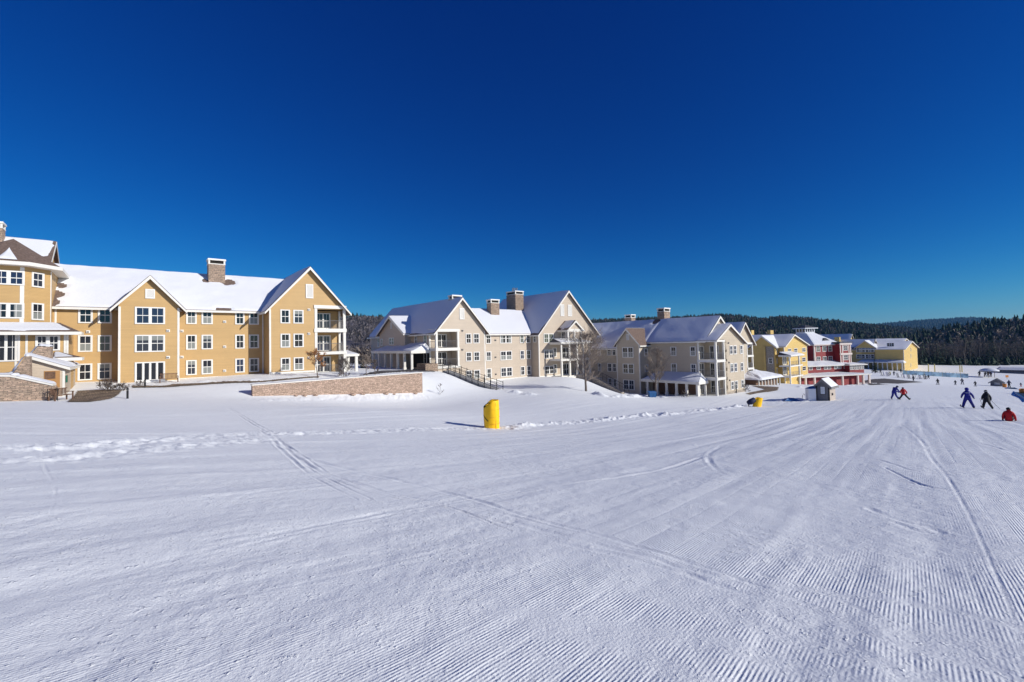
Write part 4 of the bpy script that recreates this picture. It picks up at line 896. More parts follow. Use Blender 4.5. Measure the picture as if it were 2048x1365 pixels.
w = MB(); w.box(pa + 1, rx(1718, 760, -8), -8, -3.2, -17, zp - .2); B.put(w, 'wall', 'red')
w = MB()
for px in (1611, 1629, 1685, 1715.5, 1726.5, 1738.5): x = rx(px, 760, -9); w.box(x - .22, x + .22, -9.2, -8.8, -17, zp - .17)
B.put(w, 'porch_post', 'pinkt')

# ================================================================== yellow lodge, farthest
FD = Frame(1808.5, 725, 185)
B = Bld('lodge', FD, -14.2, 'farthest yellow lodge at the forest edge, its narrow sunlit end wall towards the slope')
s1 = FD.s(1835.4, 725); ze = FD.z(1820, 697); za = FD.z(1823.8, 683)
wing(B, 0, s1, 0, 14, -18, ze, za, 'yellow2', seed=101, ov=.7)
for py in (699.5, 712.5, 731): window(B, FD.s(1821.5, py), -.01, FD.z(1821, py), .9, 1.6)
# long shaded side with two cross gables
ze2 = FD.tz(1780, 698, 2)[1]; 
w = MB(); w.box(1.8, 12, 11, 64, -18, ze2); w.prism([(1.8, ze2), (13, ze2), (7.2, ze2 + 4)], 11, 64, 't'); B.put(w, 'wall', 'yellow2')
roof(B, 1.8, 13, 11, 64, ze2, ze2 + 4, 't', .6, seed=103, bare=(.5, 0))
def xg(pxa, pxb, apex_y, s_, sd=105):
    ta, tb3 = sorted((FD.tz(pxa, 700, s_)[0], FD.tz(pxb, 700, s_)[0])); m_ = (ta + tb3) / 2; zz = FD.tz((pxa + pxb) / 2, apex_y, s_)[1]; e = FD.tz((pxa + pxb) / 2, 695, s_)[1]
    w = MB(); w.box(s_, 5, ta, tb3, -18, e); w.prism([(ta, e), (tb3, e), (m_, zz)], s_, 8, 's'); B.put(w, 'wall', 'yellow2'); roof(B, s_, 7.5, ta, tb3, e, zz, 's', .6, rake=(1, 0), seed=sd, mats=('roofgrey', 'pinkt'))
    return ta, tb3
xg(1712, 1750, 682, 0)
t5 = 5.; wing(B, FD.s(1791, 697, t5), FD.s(1829, 697, t5), t5, 16, -18, FD.z(1791, 697, t5), FD.z(1809, 678, t5), 'yellow2', seed=107)
for px, ss in ((1718, -.01), (1725, -.01), (1736, -.01), (1743, -.01), (1757, 1.79), (1764, 1.79), (1776, 1.79), (1784, 1.79)):
    for py in (700.5, 713.5):
        t_, z_ = FD.tz(px, py, ss); window(B, ss, t_, z_, 1.9, 1.8, 'single', 'l', '0')
for px in (1777, 1782): t_, z_ = FD.tz(px, 690, 1.7); window(B, 3.0, t_, z_, 1.6, 1.5, 'single', 'l', '0')
ta, tb3 = sorted((FD.tz(1807, 725, -3)[0], FD.tz(1715, 725, -3)[0])); zl = FD.tz(1770, 724.5, -3)[1]
side_porch(-3, 1.78, ta, tb3, zl, zl + 1.2, -15.5, list(np.linspace(ta + .5, tb3 - .5, 10)), seed=109, bare=.3)
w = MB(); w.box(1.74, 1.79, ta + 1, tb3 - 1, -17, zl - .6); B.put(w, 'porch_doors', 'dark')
chimney(B, 5.2, 6.8, 23, 25, ze2 + 2, FD.tz(1793, 672, 6)[1], cap=False, m='yellow2')
FE = Frame(1700, 680, 230)
B = Bld('lodge', FE, -14, 'yellow gable end showing above the roofs behind the red building')
ze = FE.z(1692, 680); za = FE.z(1700, 669)
wing(B, -1.2, 4.8, 0, 20, -16, ze, za, 'yellow2', seed=113); chimney(B, 6, 8, 3, 5, -14, FE.z(1713, 673, 3), cap=False, m='yellow2')

# ================================================================== stone walls, steps and small structures
def free(mb, name, mats, parent=None, loc=(0, 0, 0), smooth=False): return mb.build(name, mats, parent, loc=loc, smooth=smooth)
FW = Frame(505, 798, 44)                                                            # the long wall in the middle
e1 = FW.s(845, 770, 0); zt = -3.42
B = Bld('stone_wall', FW, -6.6, 'long pink ledgestone retaining wall with a pale coping between the yellow lodge and the cream lodge', 'wall')
w = MB(); w.add([(0, 0, -5.3), (e1, 0, -7.2), (e1, .6, -7.2), (0, .6, -5.3), (0, 0, zt - .05), (e1, 0, zt + .12), (e1, .6, zt + .12), (0, .6, zt - .05)], [(0, 3, 2, 1), (4, 5, 6, 7), (0, 1, 5, 4), (1, 2, 6, 5), (2, 3, 7, 6), (3, 0, 4, 7)]); B.put(w, 'wall_face', 'stonep')
w = MB(); w.add([(-.06, -.08, zt - .048), (e1 + .06, -.08, zt + .122), (e1 + .06, .7, zt + .122), (-.06, .7, zt - .048), (-.06, -.08, zt + .05), (e1 + .06, -.08, zt + .22), (e1 + .06, .7, zt + .22), (-.06, .7, zt + .05)], [(0, 3, 2, 1), (4, 5, 6, 7), (0, 1, 5, 4), (1, 2, 6, 5), (2, 3, 7, 6), (3, 0, 4, 7)]); cp = B.put(w, 'coping', 'trim')
snow_sheet(B, (0, -.06, zt + .055), (e1, -.06, zt + .225), (e1, .66, zt + .225), (0, .66, zt + .055), cp, th=.05, n=(40, 4), edge=.15)
rd = random.Random(3)
for k in range(9):                                                                   # stones at its foot
    s_ = rd.uniform(.5, e1 - .5); p = FW.w(s_, -rd.uniform(.25, .6)); mb = MB(); r_ = rd.uniform(.12, .24)
    vs = []
    for i in range(5):
        for j in range(8):
            ph = math.pi * (i + .5) / 5; th = 2 * math.pi * j / 8; q = r_ * (1 + rd.uniform(-.2, .2)); vs.append((q * math.sin(ph) * math.cos(th) * 1.5, q * math.sin(ph) * math.sin(th), q * math.cos(ph) * .6))
    mb.add(vs, [(i * 8 + j, i * 8 + (j + 1) % 8, (i + 1) * 8 + (j + 1) % 8, (i + 1) * 8 + j) for i in range(4) for j in range(8)] + [tuple(range(8))[::-1], tuple(range(32, 40))])
    o = free(mb, 'rock', 'stonep', loc=(p[0], p[1], H(p[0], p[1]) + .1)); f_ = int(s_ / e1 * 5); tag(o, ('larger' if r_ > .18 else 'small') + ' tan rock at the foot of the long stone wall, ' + ['at its left end', 'left of its middle', 'at its middle', 'right of its middle', 'at its right end'][min(f_, 4)], 'rock', 'rocks at the foot of the stone wall')
# left stone wall by the steps
FL = Frame(110, 800, 34.5, 30)
B = Bld('stone_wall', FL, -3.7, 'tan stone wall with a snow cap at the left edge in front of the small hut', 'wall')
tp = [FL.sz(a, b_) for a, b_ in ((-90, 752), (20, 754), (31, 756), (106, 772), (110, 775))]
w = MB(); w.prism([(tp[0][0], -5)] + tp + [(tp[-1][0], -5)], 0, .6, 't'); B.put(w, 'wall_face', 'stone')
w = MB(); tp2 = tp[:4]; w.prism(tp2 + [(a, b_ + .13) for a, b_ in tp2[::-1]], -.08, .68, 't'); cp = B.put(w, 'coping', 'trim')
for a, b_ in zip(tp2[:-1], tp2[1:]): snow_sheet(B, (a[0], -.1, a[1] + .14), (b_[0], -.1, b_[1] + .14), (b_[0], .7, b_[1] + .14), (a[0], .7, a[1] + .14), cp, th=.14, n=(12, 5), edge=.1)
FP = Frame(60, 730, 34.7, 35)
B = Bld('stone_pier', FP, -3.6, 'stepped stone cheek wall with thick snow on its slanting top beside the hut', 'wall')
tp = [FP.sz(a, b_) for a, b_ in ((20, 752), (28, 746), (50, 714), (60, 713))]
w = MB(); w.prism([(tp[0][0], -4.5)] + tp + [(tp[-1][0] + .1, -4.5)], 0, .5, 't'); o = B.put(w, 'wall_face', 'stone')
for a, b_ in zip(tp[:-1], tp[1:]): snow_sheet(B, (a[0], -.12, a[1] + .03), (b_[0], -.12, b_[1] + .03), (b_[0], .58, b_[1] + .03), (a[0], .58, a[1] + .03), o, th=.17, n=(8, 5), edge=.08)
FP2 = Frame(80, 700, 37.3, 35); tp = [FP2.sz(a, b_) for a, b_ in ((58, 716), (76, 693), (101, 694))]
w = MB(); _dz = np.array([FP2.o[0] - FP.o[0], FP2.o[1] - FP.o[1]]); _ds, _dt = _dz.dot(FP.u), _dz.dot(FP.d)
w.prism([(tp[0][0] + _ds, -4.5)] + [(a + _ds, b_) for a, b_ in tp] + [(tp[-1][0] + .08 + _ds, -4.5)], _dt, _dt + .8, 't'); o = B.put(w, 'wall_face', 'stone')
for a, b_ in zip(tp[:-1], tp[1:]): snow_sheet(B, (a[0] + _ds, _dt - .1, a[1] + .03), (b_[0] + _ds, _dt - .1, b_[1] + .03), (b_[0] + _ds, _dt + .9, b_[1] + .03), (a[0] + _ds, _dt + .9, a[1] + .03), o, th=.17, n=(8, 5), edge=.08)
FT = Frame(129, 760, 37)
B = Bld('hut', FT, -3.6, 'small cream hut with a tan opening and a sloping snowy roof beside the stone steps', 'hut')
s0 = FT.s(61, 730); zl, zh = FT.z(130, 738), FT.z(61, 717)
w = MB(); w.prism([(s0, -4.3), (0, -4.3), (0, zl), (s0, zh)], 0, 9, 't'); B.put(w, 'wall', 'cream')
w = MB(); w.prism([(s0 - .3, zh + .08), (.35, zl - .12), (.35, zl + .1), (s0 - .3, zh + .3)], -.35, 9.3, 't'); rf = B.put(w, 'roof', 'trim')
snow_sheet(B, (.38, -.36, zl + .11), (.38, 9.3, zl + .11), (s0 - .3, 9.3, zh + .31), (s0 - .3, -.36, zh + .31), rf, th=.13)
w = MB(); w.box(FT.s(88, 755), FT.s(120, 755), -.03, -.001, FT.z(104, 776), FT.z(104, 742)); B.put(w, 'opening', 'tan')
w = MB(); w.box(FT.s(88, 755) + .05, FT.s(111, 755), -.05, -.031, FT.z(104, 758), FT.z(104, 743.5)); B.put(w, 'shutter', 'wood')
w = MB(); w.box(-.12, .02, -.025, -.001, -4, zl - .15); w.box(.001, .025, 0, .14, -4, zl - .15); B.put(w, 'corner_board', 'trim')
o = MB().box(.03, .12, .5, .9, FT.z(131, 766), FT.z(131, 752)).build('flag', 'dkgreen', None, loc=(0, 0, 0)); o.location = (FT.o[0], FT.o[1], 0); o.rotation_euler = (0, 0, FT.rz); tag(o, 'small dark green cloth hanging on the side of the cream hut', 'cloth')
# brown sofa seen on the porch
def local(name, fr, s_, t_, z_, label, cat, group=None):
    p = fr.w(s_, t_); return tag(empty(name, (p[0], p[1], z_), fr.rz), label, cat, group)
def bench(px, py, rz, label, L_=1.6, m='wood', scale=1.):
    x, y, z = gz(px, py); r = tag(empty('bench', (x, y, z - .02), rz), label, 'bench'); r.scale = (scale,) * 3
    MB().box(-L_ / 2, L_ / 2, -.28, .22, .40, .45).build('seat', m, r, loc=(0, 0, 0))
    b = MB()
    for i in range(int(L_ / .11)): x_ = -L_ / 2 + .06 + i * .11; b.box(x_, x_ + .05, .20, .235, .47, .88)
    b.box(-L_ / 2, L_ / 2, .19, .245, .88, .95); b.build('backrest', m, r, loc=(0, 0, 0))
    for sx in (-1, 1):
        for yy, hh in ((-.26, .62), (.2, .95)): MB().box(sx * L_ / 2 - .035, sx * L_ / 2 + .035, yy, yy + .07, -.15, hh if hh < .9 else .4).build('leg', m, r, loc=(0, 0, 0))
        MB().box(sx * L_ / 2 - .045, sx * L_ / 2 + .045, -.3, .27, .622, .67).build('armrest', m, r, loc=(0, 0, 0))
    return r
bench(338, 766, FY.rz, 'slatted wooden bench against the yellow bay beside the glass doors', 1.5)
bench(122, 802, FY.rz + .9, 'dark wooden bench facing sideways at the end of the left stone wall', 1.4, 'dkwood' if 'dkwood' in M else 'wood')
x, y, z = gz(104, 803); r = tag(empty('handrail', (x, y, z - .1), .5), 'short black handrail beside the end of the left stone wall', 'handrail')
q = MB(); q.tube([(-.3, 0, 1.0), (.35, .2, .95)], .025, 6); q.build('top_rail', 'black', r, loc=(0, 0, 0))
for x_ in (-.25, .3): MB().tube([(x_, .1 * x_, -.2), (x_, .1 * x_, 1.0)], .022, 6).build('post', 'black', r, loc=(0, 0, 0))
def bollard(px, py, top, label):
    x, y, z = gz(px, py); h = (py - top) / 910 * y; r = tag(empty('bollard_light', (x, y, z - .05)), label, 'bollard light')
    MB().tube([(0, 0, -.1), (0, 0, h * .8)], .075, 12).build('post', 'black', r, loc=(0, 0, 0)); q = MB(); q.tube([(0, 0, h * .8 + .002), (0, 0, h * .86)], .055, 12); q.build('lamp', 'rail', r, loc=(0, 0, 0))
    q = MB(); q.tube([(0, 0, h * .862), (0, 0, h * .9), (0, 0, h + .05)], [.11, .11, .03], 12); q.build('cap', 'black', r, loc=(0, 0, 0))
bollard(255, 798, 776, 'short black bollard light standing in the snow left of the long stone wall')
bollard(290, 775, 759, 'black bollard light in front of the glass doors of the yellow bay')
bollard(1473, 787, 770, 'thin black bollard light by the path beside the beige lodge')
# outdoor stair with dark railings running down the bank
def line3(a, b_, n): return [tuple(np.array(a) + (np.array(b_) - np.array(a)) * i / n) for i in range(n + 1)]
def pt(px, py, D): return at(px, py, D)
A = pt(893, 741, 69.5); Z = pt(1000, 781, 65.5)
r = tag(empty('outdoor_stair', tuple(Z)), 'long outdoor stair with black metal railings descending the snowy bank beside the cream lodge', 'stair')
dv = np.array(A) - np.array(Z); sd = np.array([-dv[1], dv[0], 0]); sd /= np.linalg.norm(sd); n = 28; q = MB()
for i in range(n):
    c = dv * (i + .5) / n; e = dv / n; a_ = c - sd * .0; u_ = np.array([e[0], e[1], 0]) * .55; hz = c[2]
    vs = [c[:3] + s1_ * sd * .9 + s2_ * u_ + np.array([0, 0, dz]) for dz in (-.5, .0) for s1_, s2_ in ((-1, -1), (1, -1), (1, 1), (-1, 1))]
    q.add(vs, [(0, 3, 2, 1), (4, 5, 6, 7), (0, 1, 5, 4), (1, 2, 6, 5), (2, 3, 7, 6), (3, 0, 4, 7)])
q.build('steps', 'greyboard', r, loc=(0, 0, 0))
for sg in (-1, 1):
    q = MB(); o_ = sd * sg * .98; P = [o_ + dv * i / 9 for i in range(10)] + [o_ + dv + np.array([-2.2, 1.2, .05])]
    for hh, rr_ in ((1.05, .035), (.7, .02), (.4, .02), (.12, .02)): q.tube([p + np.array([0, 0, hh]) for p in P], rr_, 5)
    q.build('railing', 'black', r, loc=(0, 0, 0))
    for p in P: MB().tube([p + np.array([0, 0, -.4]), p + np.array([0, 0, 1.25])], .05, 6).build('rail_post', 'black', r, loc=(0, 0, 0))
q = MB(); q.tube([o_ * 0 + p + np.array([0, 0, -.35]) for p in (dv * 0 - sd * 1.0, dv - sd * 1.0)], .2, 4); q.build('stringer', 'black', r, loc=(0, 0, 0))
# second stair, down the mound by the round bare tree
A = pt(1186, 756, 78); Z = pt(1246, 790, 71)
r = tag(empty('garden_stair', tuple(Z)), 'stone edged stair with a pale handrail descending behind the round bare tree', 'stair')
dv = np.array(A) - np.array(Z); sd = np.array([-dv[1], dv[0], 0]); sd /= np.linalg.norm(sd)
q = MB(); vs = []
for c in (np.zeros(3), dv, dv + np.array([-2.5, 1.5, 0])):
    for s1_ in (-.25, .25):
        for dz in (-1.6, .35): vs.append(c + sd * s1_ + np.array([0, 0, dz]))
q.add(vs, [(0, 1, 3, 2), (0, 4, 5, 1), (2, 3, 7, 6), (1, 5, 7, 3), (4, 8, 9, 5), (6, 7, 11, 10), (5, 9, 11, 7), (8, 10, 11, 9)]); q.build('cheek_wall', 'found', r, loc=(0, 0, 0))
q = MB(); P = [dv * 0, dv, dv + np.array([-2.5, 1.5, 0])]; q.tube([p + np.array([0, 0, .4]) for p in P], .14, 4); q.build('coping', 'rail', r, loc=(0, 0, 0))
q = MB(); P = [dv * i / 7 + sd * -1.2 for i in range(8)]; q.tube([p + np.array([0, 0, 1.1]) for p in P], .035, 5); q.tube([p + np.array([0, 0, .6]) for p in P], .02, 5); q.build('railing', 'black', r, loc=(0, 0, 0))
for p in P: MB().tube([p + np.array([0, 0, -.5]), p + np.array([0, 0, 1.15])], .04, 5).build('rail_post', 'black', r, loc=(0, 0, 0))

# ================================================================== snow guns under yellow padding
def cyl_pad(name, R_, h, slant, seed):
    mb = MB(); n = 40; m = 22; rg = random.Random(seed); ph = [rg.uniform(0, 6) for _ in range(4)]; vs = []
    for j in range(m + 1):
        for i in range(n):
            th = 2 * math.pi * i / n; top = h - slant * max(0, (-math.cos(th) + .15)) ** 1.3
            z = top * j / m; r_ = R_ * (1 + .035 * math.sin(3 * th + ph[0] + z * 1.2) + .02 * math.sin(9 * th + ph[1]) * (z / h) + .03 * math.sin(z * 3 + ph[2]))
            vs.append((r_ * math.cos(th), r_ * math.sin(th) * .9, z))
    for i in range(n): vs.append((vs[m * n + i][0] * .86, vs[m * n + i][1] * .86, vs[m * n + i][2] - .02))
    for i in range(n): vs.append((vs[m * n + i][0] * .84, vs[m * n + i][1] * .84, vs[m * n + i][2] - .5))
    mb.add(vs, [(j * n + i, j * n + (i + 1) % n, (j + 1) * n + (i + 1) % n, (j + 1) * n + i) for j in range(m + 2) for i in range(n)] + [tuple((m + 2) * n + i for i in range(n))])
    return mb
x, y, z = gz(984, 856); sc1 = 54 / 910 * y
r = tag(empty('padded_snow_gun', (x, y, z - .05), .15), 'upright yellow padded cylinder standing alone on the snow in the middle foreground', 'safety padding', 'yellow padded snow guns')
cyl_pad('p', sc1 * .285, sc1 + .05, .40, 5).build('padding', 'pad', r, loc=(0, 0, 0), smooth=True)
q = MB(); R_ = sc1 * .295
q.tube([(-R_ * math.cos(a_) , -R_ * .9 * math.sin(a_), sc1 * (.52 - .23 * (a_ / 1.0))) for a_ in np.linspace(.1, 1.0, 7)], .028, 5); q.build('strap', 'black', r, loc=(0, 0, 0))
q = MB()
for zz in (.18, .42, .7): q.tube([(R_ * 1.0 * math.cos(a_), R_ * .9 * math.sin(a_), sc1 * zz) for a_ in np.linspace(-2.0, .6, 14)], .009, 4)
q.tube([(R_ * .99 * math.cos(-1.15), R_ * .89 * math.sin(-1.15), sc1 * z_) for z_ in (.03, .5, .93)], .010, 4); q.build('seam', 'orange', r, loc=(0, 0, 0))
q = MB(); q.tube([(-.1, 0, 0), (-.1, 0, sc1 * .93)], .09, 10); q.build('pole', 'black', r, loc=(0, 0, 0))
q = MB(); q.tube([(-R_ * .98 * math.cos(a_), -R_ * .88 * math.sin(a_), sc1 * (.78 + .19 * a_ / 1.2)) for a_ in np.linspace(0, 1.2, 7)], .03, 5); q.build('rim_strap', 'black', r, loc=(0, 0, 0))
x, y, z = gz(1513, 814); s2 = 22 / 910 * y
r = tag(empty('padded_snow_gun', (x, y, z - .1), -.1), 'smaller yellow padded snow gun leaning left with a dark navy cover, near the grey shed', 'safety padding', 'yellow padded snow guns')
o = cyl_pad('p', s2 * .34, s2 * .95, .35, 8).build('padding', 'pad', r, loc=(.0, 0, 0), smooth=True); o.rotation_euler = (0, R(14), 0)
q = MB(); q.tube([(-.2, 0, s2 * .7), (-.75, -.1, s2 * .52), (-1.1, -.15, s2 * .42)], [.34, .36, .25], 10); q.build('fan_cover', 'navy', r, loc=(0, 0, 0), smooth=True)
q = MB(); q.tube([(-.9, -.1, s2 * .5), (-1.0, .1, -.2)], .06, 6); q.build('stand', 'black', r, loc=(0, 0, 0))

# ================================================================== grey attendant shed
FS = Frame(1632, 785, 64, -50)
zb = FS.z(1640, 800.5); B = Bld('ticket_shed', FS, zb, 'small grey gabled shed with a poster on its front and snow on the roof', 'shed')
s1 = FS.s(1659, 785); zE = FS.z(1659, 772); zA = FS.z(1642, 759.5); zT_ = FS.z(1645, 800)
w = MB(); w.box(0, s1, 0, 2.6, zb - .6, zE); w.prism([(0, zE), (s1, zE), (s1 / 2, zA)], 0, 2.6, 't'); B.put(w, 'wall', 'greyside')
w = MB(); w.box(.05, s1 - .05, -.03, -.001, zb - .3, zE - .02); w.prism([(.05, zE - .02), (s1 - .05, zE - .02), (s1 / 2, zA - .06)], -.03, -.001, 't'); B.put(w, 'front_boarding', 'greyboard')
for a_, b_ in ((-.04, .14), (s1 - .14, s1 + .04)): w = MB(); w.box(a_, b_, -.06, -.031, zb - .3, zE); B.put(w, 'dark_post', 'black')
roof(B, 0, s1, 0, 2.6, zE, zA, 't', .28, th=.09, rake=(1, 1), mats=('roofgrey', 'rail'), seed=121, gov=.3, bare=(.6, 0))
dr = MB(); dr.box(.3, s1 - .35, -.07, -.031, zb, zE - .1); dr.box(.25, .3, -.085, -.031, zb, zE - .05); dr.box(s1 - .35, s1 - .3, -.085, -.031, zb, zE - .05); dr.box(.25, s1 - .3, -.085, -.031, zE - .1, zE - .03); d_ = B.put(dr, 'door', 'greyboard')
w = MB(); pa_ = FS.s(1641.5, 780); pb_ = FS.s(1650, 780); pz0, pz1 = FS.z(1645, 788.3), FS.z(1645, 774); w.box(pa_ - .07, pb_ + .06, -.085, -.0705, pz0 - .07, pz1 + .03); w.build('poster_frame', 'black', d_, loc=(0, 0, 0))
w = MB(); w.box(pa_, pb_, -.10, -.0852, pz0, pz1)
for i, (a_, b_) in enumerate(((.12, .8), (.1, .55), (.2, .9), (.12, .7), (.15, .6))): k = pz1 - (pz1 - pz0) * (.28 + .13 * i); w.box(pa_ + (pb_ - pa_) * a_, pa_ + (pb_ - pa_) * b_, -.104, -.1002, k - .018, k, 1)
w.build('poster', ['paper', 'rail'], d_, loc=(0, 0, 0))
w = MB(); w.box(s1 + .001, s1 + .1, .9, 1.25, zb + .65, zb + .95); B.put(w, 'outlet_box', 'black')
x, y, z = gz(1622, 802); r = tag(empty('storage_box', (x, y, z - .1), -.1), 'tall white box under a blue tarp beside the grey shed', 'box')
hh = 25 / 910 * y; MB().box(-.5, .5, -.4, .4, 0, hh).build('body', 'white', r, loc=(0, 0, 0)); q = MB(); q.add([(-.55, -.45, hh + .002), (.55, -.45, hh + .002), (.55, .45, hh + .002), (-.55, .45, hh + .002), (-.3, -.1, hh + .25), (.35, .0, hh + .38), (.2, .3, hh + .3)], [(0, 1, 5, 4), (1, 2, 6, 5), (2, 3, 4, 6), (3, 0, 4), (4, 5, 6), (0, 3, 2, 1)]); q.build('tarp', 'bluetarp', r, loc=(0, 0, 0))
x, y, z = gz(1615.5, 801); o = MB().tube([(0, 0, -.2), (0, 0, .55)], .07, 8).build('post', 'black', None, loc=(x, y, z)); tag(o, 'short black post in the snow beside the white box', 'post')
x, y, z = gz(1608, 800); o = MB().tube([(-.25, 0, -.1), (-.2, 0, .6), (-.02, 0, .85), (.12, 0, .75), (.15, 0, .6)], .03, 6).build('hydrant_hose', 'rail', None, loc=(x, y, z), smooth=True); tag(o, 'thin bent hose standing in the snow left of the black post', 'hose')
x, y, z = gz(1582, 803); q = MB(); q.add([(-1.2, -.5, 0), (1.3, -.6, -.1), (1.1, .7, 0), (-1, .6, 0), (-.4, -.1, .42), (.4, 0, .35)], [(0, 1, 5, 4), (1, 2, 5), (2, 3, 4, 5), (3, 0, 4), (3, 2, 1, 0)]); o = q.build('tarp', 'bluetarp', None, loc=(x, y, z + .1)); tag(o, 'crumpled blue tarp lying on the snow ridge left of the grey shed', 'tarp')
for px, lb in ((1301, 'left one of the two blue plastic bins in the snow before the columned porch'), (1308, 'right one of the two blue plastic bins in the snow before the columned porch')):
    x, y, z = gz(px, 795); r = tag(empty('storage_bin', (x, y, z - .1), .2), lb, 'bin', 'blue bins before the porch'); q = MB(); q.add([(-.25, -.25, 0), (.25, -.25, 0), (.25, .3, 0), (-.25, .3, 0), (-.3, -.3, .85), (.3, -.3, .85), (.3, .35, .95), (-.3, .35, .95)], [(0, 3, 2, 1), (4, 5, 6, 7), (0, 1, 5, 4), (1, 2, 6, 5), (2, 3, 7, 6), (3, 0, 4, 7)]); q.build('body', 'blue', r, loc=(0, 0, 0))
    MB().add([(-.32, -.33, .855), (.32, -.33, .855), (.32, .38, .955), (-.32, .38, .955), (-.3, -.3, .92), (.3, -.3, .92), (.3, .35, 1.02), (-.3, .35, 1.02)], [(0, 3, 2, 1), (4, 5, 6, 7), (0, 1, 5, 4), (1, 2, 6, 5), (2, 3, 7, 6), (3, 0, 4, 7)]).build('lid', 'bluetarp', r, loc=(0, 0, 0))

# ================================================================== trees
def bare_mesh(seed, h, spread, trunk_r, lean=0, levels=4, start=.18, up=.55, nb=(16, 5, 4, 3), leaves=False, tw=.011):
    rg = random.Random(seed); tr = MB(); cr = MB(); lf = MB()
    def branch(p, d, L_, r_, lev):
        n = 4; pts = [p]; q = Vector(p); dd = Vector(d)
        for i in range(n): dd = (dd + Vector((rg.gauss(0, .11), rg.gauss(0, .11), rg.gauss(.05, .08)))).normalized(); q = q + dd * L_ / n; pts.append(q.copy())
        rs = [max(r_ * (1 - .75 * i / n), tw) for i in range(n + 1)]
        cr.tube(pts, rs, 4 if lev < 2 else 3, cap=False)
        if leaves and lev >= 2:
            for _ in range(3): c = pts[rg.randint(2, n)] + Vector((rg.gauss(0, .06), rg.gauss(0, .06), rg.gauss(0, .06))); a = Vector((rg.gauss(0, 1), rg.gauss(0, 1), rg.gauss(0, 1))).normalized() * .06; b = Vector((rg.gauss(0, 1), rg.gauss(0, 1), rg.gauss(0, 1))).normalized() * .05; lf.add([c - a, c + b, c + a, c - b], [(0, 1, 2, 3)])
        if lev >= levels: return
        for k in range(nb[lev]):
            f = rg.uniform(.25, 1); i = min(int(f * n), n - 1); c = pts[i].lerp(pts[i + 1], f * n - i); ax = Vector((rg.gauss(0, 1), rg.gauss(0, 1), rg.gauss(.25, .6))).normalized()
            nd = (dd * up + ax * (1 - up)).normalized(); branch(c, nd, L_ * rg.uniform(.45, .7), r_ * .5, lev + 1)
    pts = []; n = 10; q = Vector((0, 0, -.3)); d = Vector((lean, 0, 1)).normalized()
    for i in range(n + 1): pts.append(q.copy()); d = (d + Vector((rg.gauss(0, .03), rg.gauss(0, .03), 0))).normalized(); q = q + d * (h * .92 + .3) / n
    tr.tube(pts, [trunk_r * (1 - .88 * i / n) + .008 for i in range(n + 1)], 7)
    for k in range(nb[0]):
        f = start + (1 - start) * (k + rg.random()) / nb[0] * .97; i = min(int(f * n), n - 1); c = pts[i].lerp(pts[i + 1], f * n - i); az = k * 2.4 + rg.uniform(-.4, .4); sh = math.sin(math.pi * min(1, (f - start) / (1 - start) * .78 + .28)) ** .8
        L_ = spread * sh * rg.uniform(.8, 1.15); branch(c, Vector((math.cos(az), math.sin(az), .55 + .9 * f)).normalized(), L_, trunk_r * .42 * (1.15 - f), 1)
    return tr, cr, lf
def bare_tree(px, py, ytop, spread_px, seed, label, m='twig', leaves=False, cat='tree', name='bare_tree', D=None, tr_=.018, **k):
    x, y, z = gz(px, py)
    if D: p = at(px, py, D); x, y, z = p
    h = (py - ytop) / 910 * y; sp = spread_px / 910 * y
    t, c, l = bare_mesh(seed, h, sp, h * tr_, leaves=leaves, **k)
    r = tag(empty(name, (x, y, z)), label, cat); t.build('trunk', 'bark', r, loc=(0, 0, 0), smooth=True); o = c.build('crown', m, r, loc=(0, 0, 0))
    if leaves: l.build('leaves', 'leaf', r, loc=(0, 0, 0))
    return r
bare_tree(1172, 783, 655, 42, 3, 'round leafless tree on the snowy mound in front of the cream lodge', m='twig2', nb=(30, 7, 5, 3), start=.17, tw=.010)
bare_tree(1312, 792, 683, 22, 5, 'upright leafless tree in front of the shaded beige wall by the porch', m='twig2', nb=(30, 7, 5, 3), start=.24, up=.7, tw=.009)
bare_tree(637, 757, 700, 22, 8, 'small crooked tree with dry orange leaves beside the yellow balconies', leaves=True, nb=(8, 4, 3, 3), start=.3, lean=-.25)
bare_tree(688, 756, 712, 14, 11, 'dense leafless shrub beside the porch corner of the yellow lodge', cat='shrub', name='shrub', nb=(18, 6, 4, 3), start=.05)
bare_tree(733, 752, 708, 12, 12, 'small pale leafless tree behind the long stone wall', m='twig2', nb=(14, 5, 4, 3), start=.3)
bare_tree(750, 750, 716, 11, 14, 'slim brown leafless tree right of the pale one behind the stone wall', nb=(12, 5, 4, 3), start=.2)
bare_tree(880, 790, 765, 9, 15, 'thin bare sapling sticking out of the snowy bank', cat='shrub', name='sapling', nb=(5, 3, 2, 1), start=.2, tr_=.01)
bare_tree(215, 783, 768, 16, 16, 'low brown leafless shrub at the edge of the brick path', cat='shrub', name='shrub', nb=(14, 5, 3, 2), start=.02)
bare_tree(240, 782, 770, 12, 17, 'low twiggy shrub nearest the black bollard light', cat='shrub', name='shrub', nb=(12, 5, 3, 2), start=.02)
bare_tree(280, 771, 763, 7, 18, 'tiny brown shrub left of the glass doors', cat='shrub', name='shrub', nb=(10, 4, 3, 2), start=.02)
bare_tree(1492, 784, 768, 9, 19, 'low dark leafless shrub at the right corner of the beige lodge', cat='shrub', name='shrub', nb=(14, 5, 3, 2), start=.02)
bare_tree(1372, 795, 786, 8, 20, 'small snowy shrub before the columned porch', cat='shrub', name='shrub', nb=(10, 4, 3, 2), start=.02)
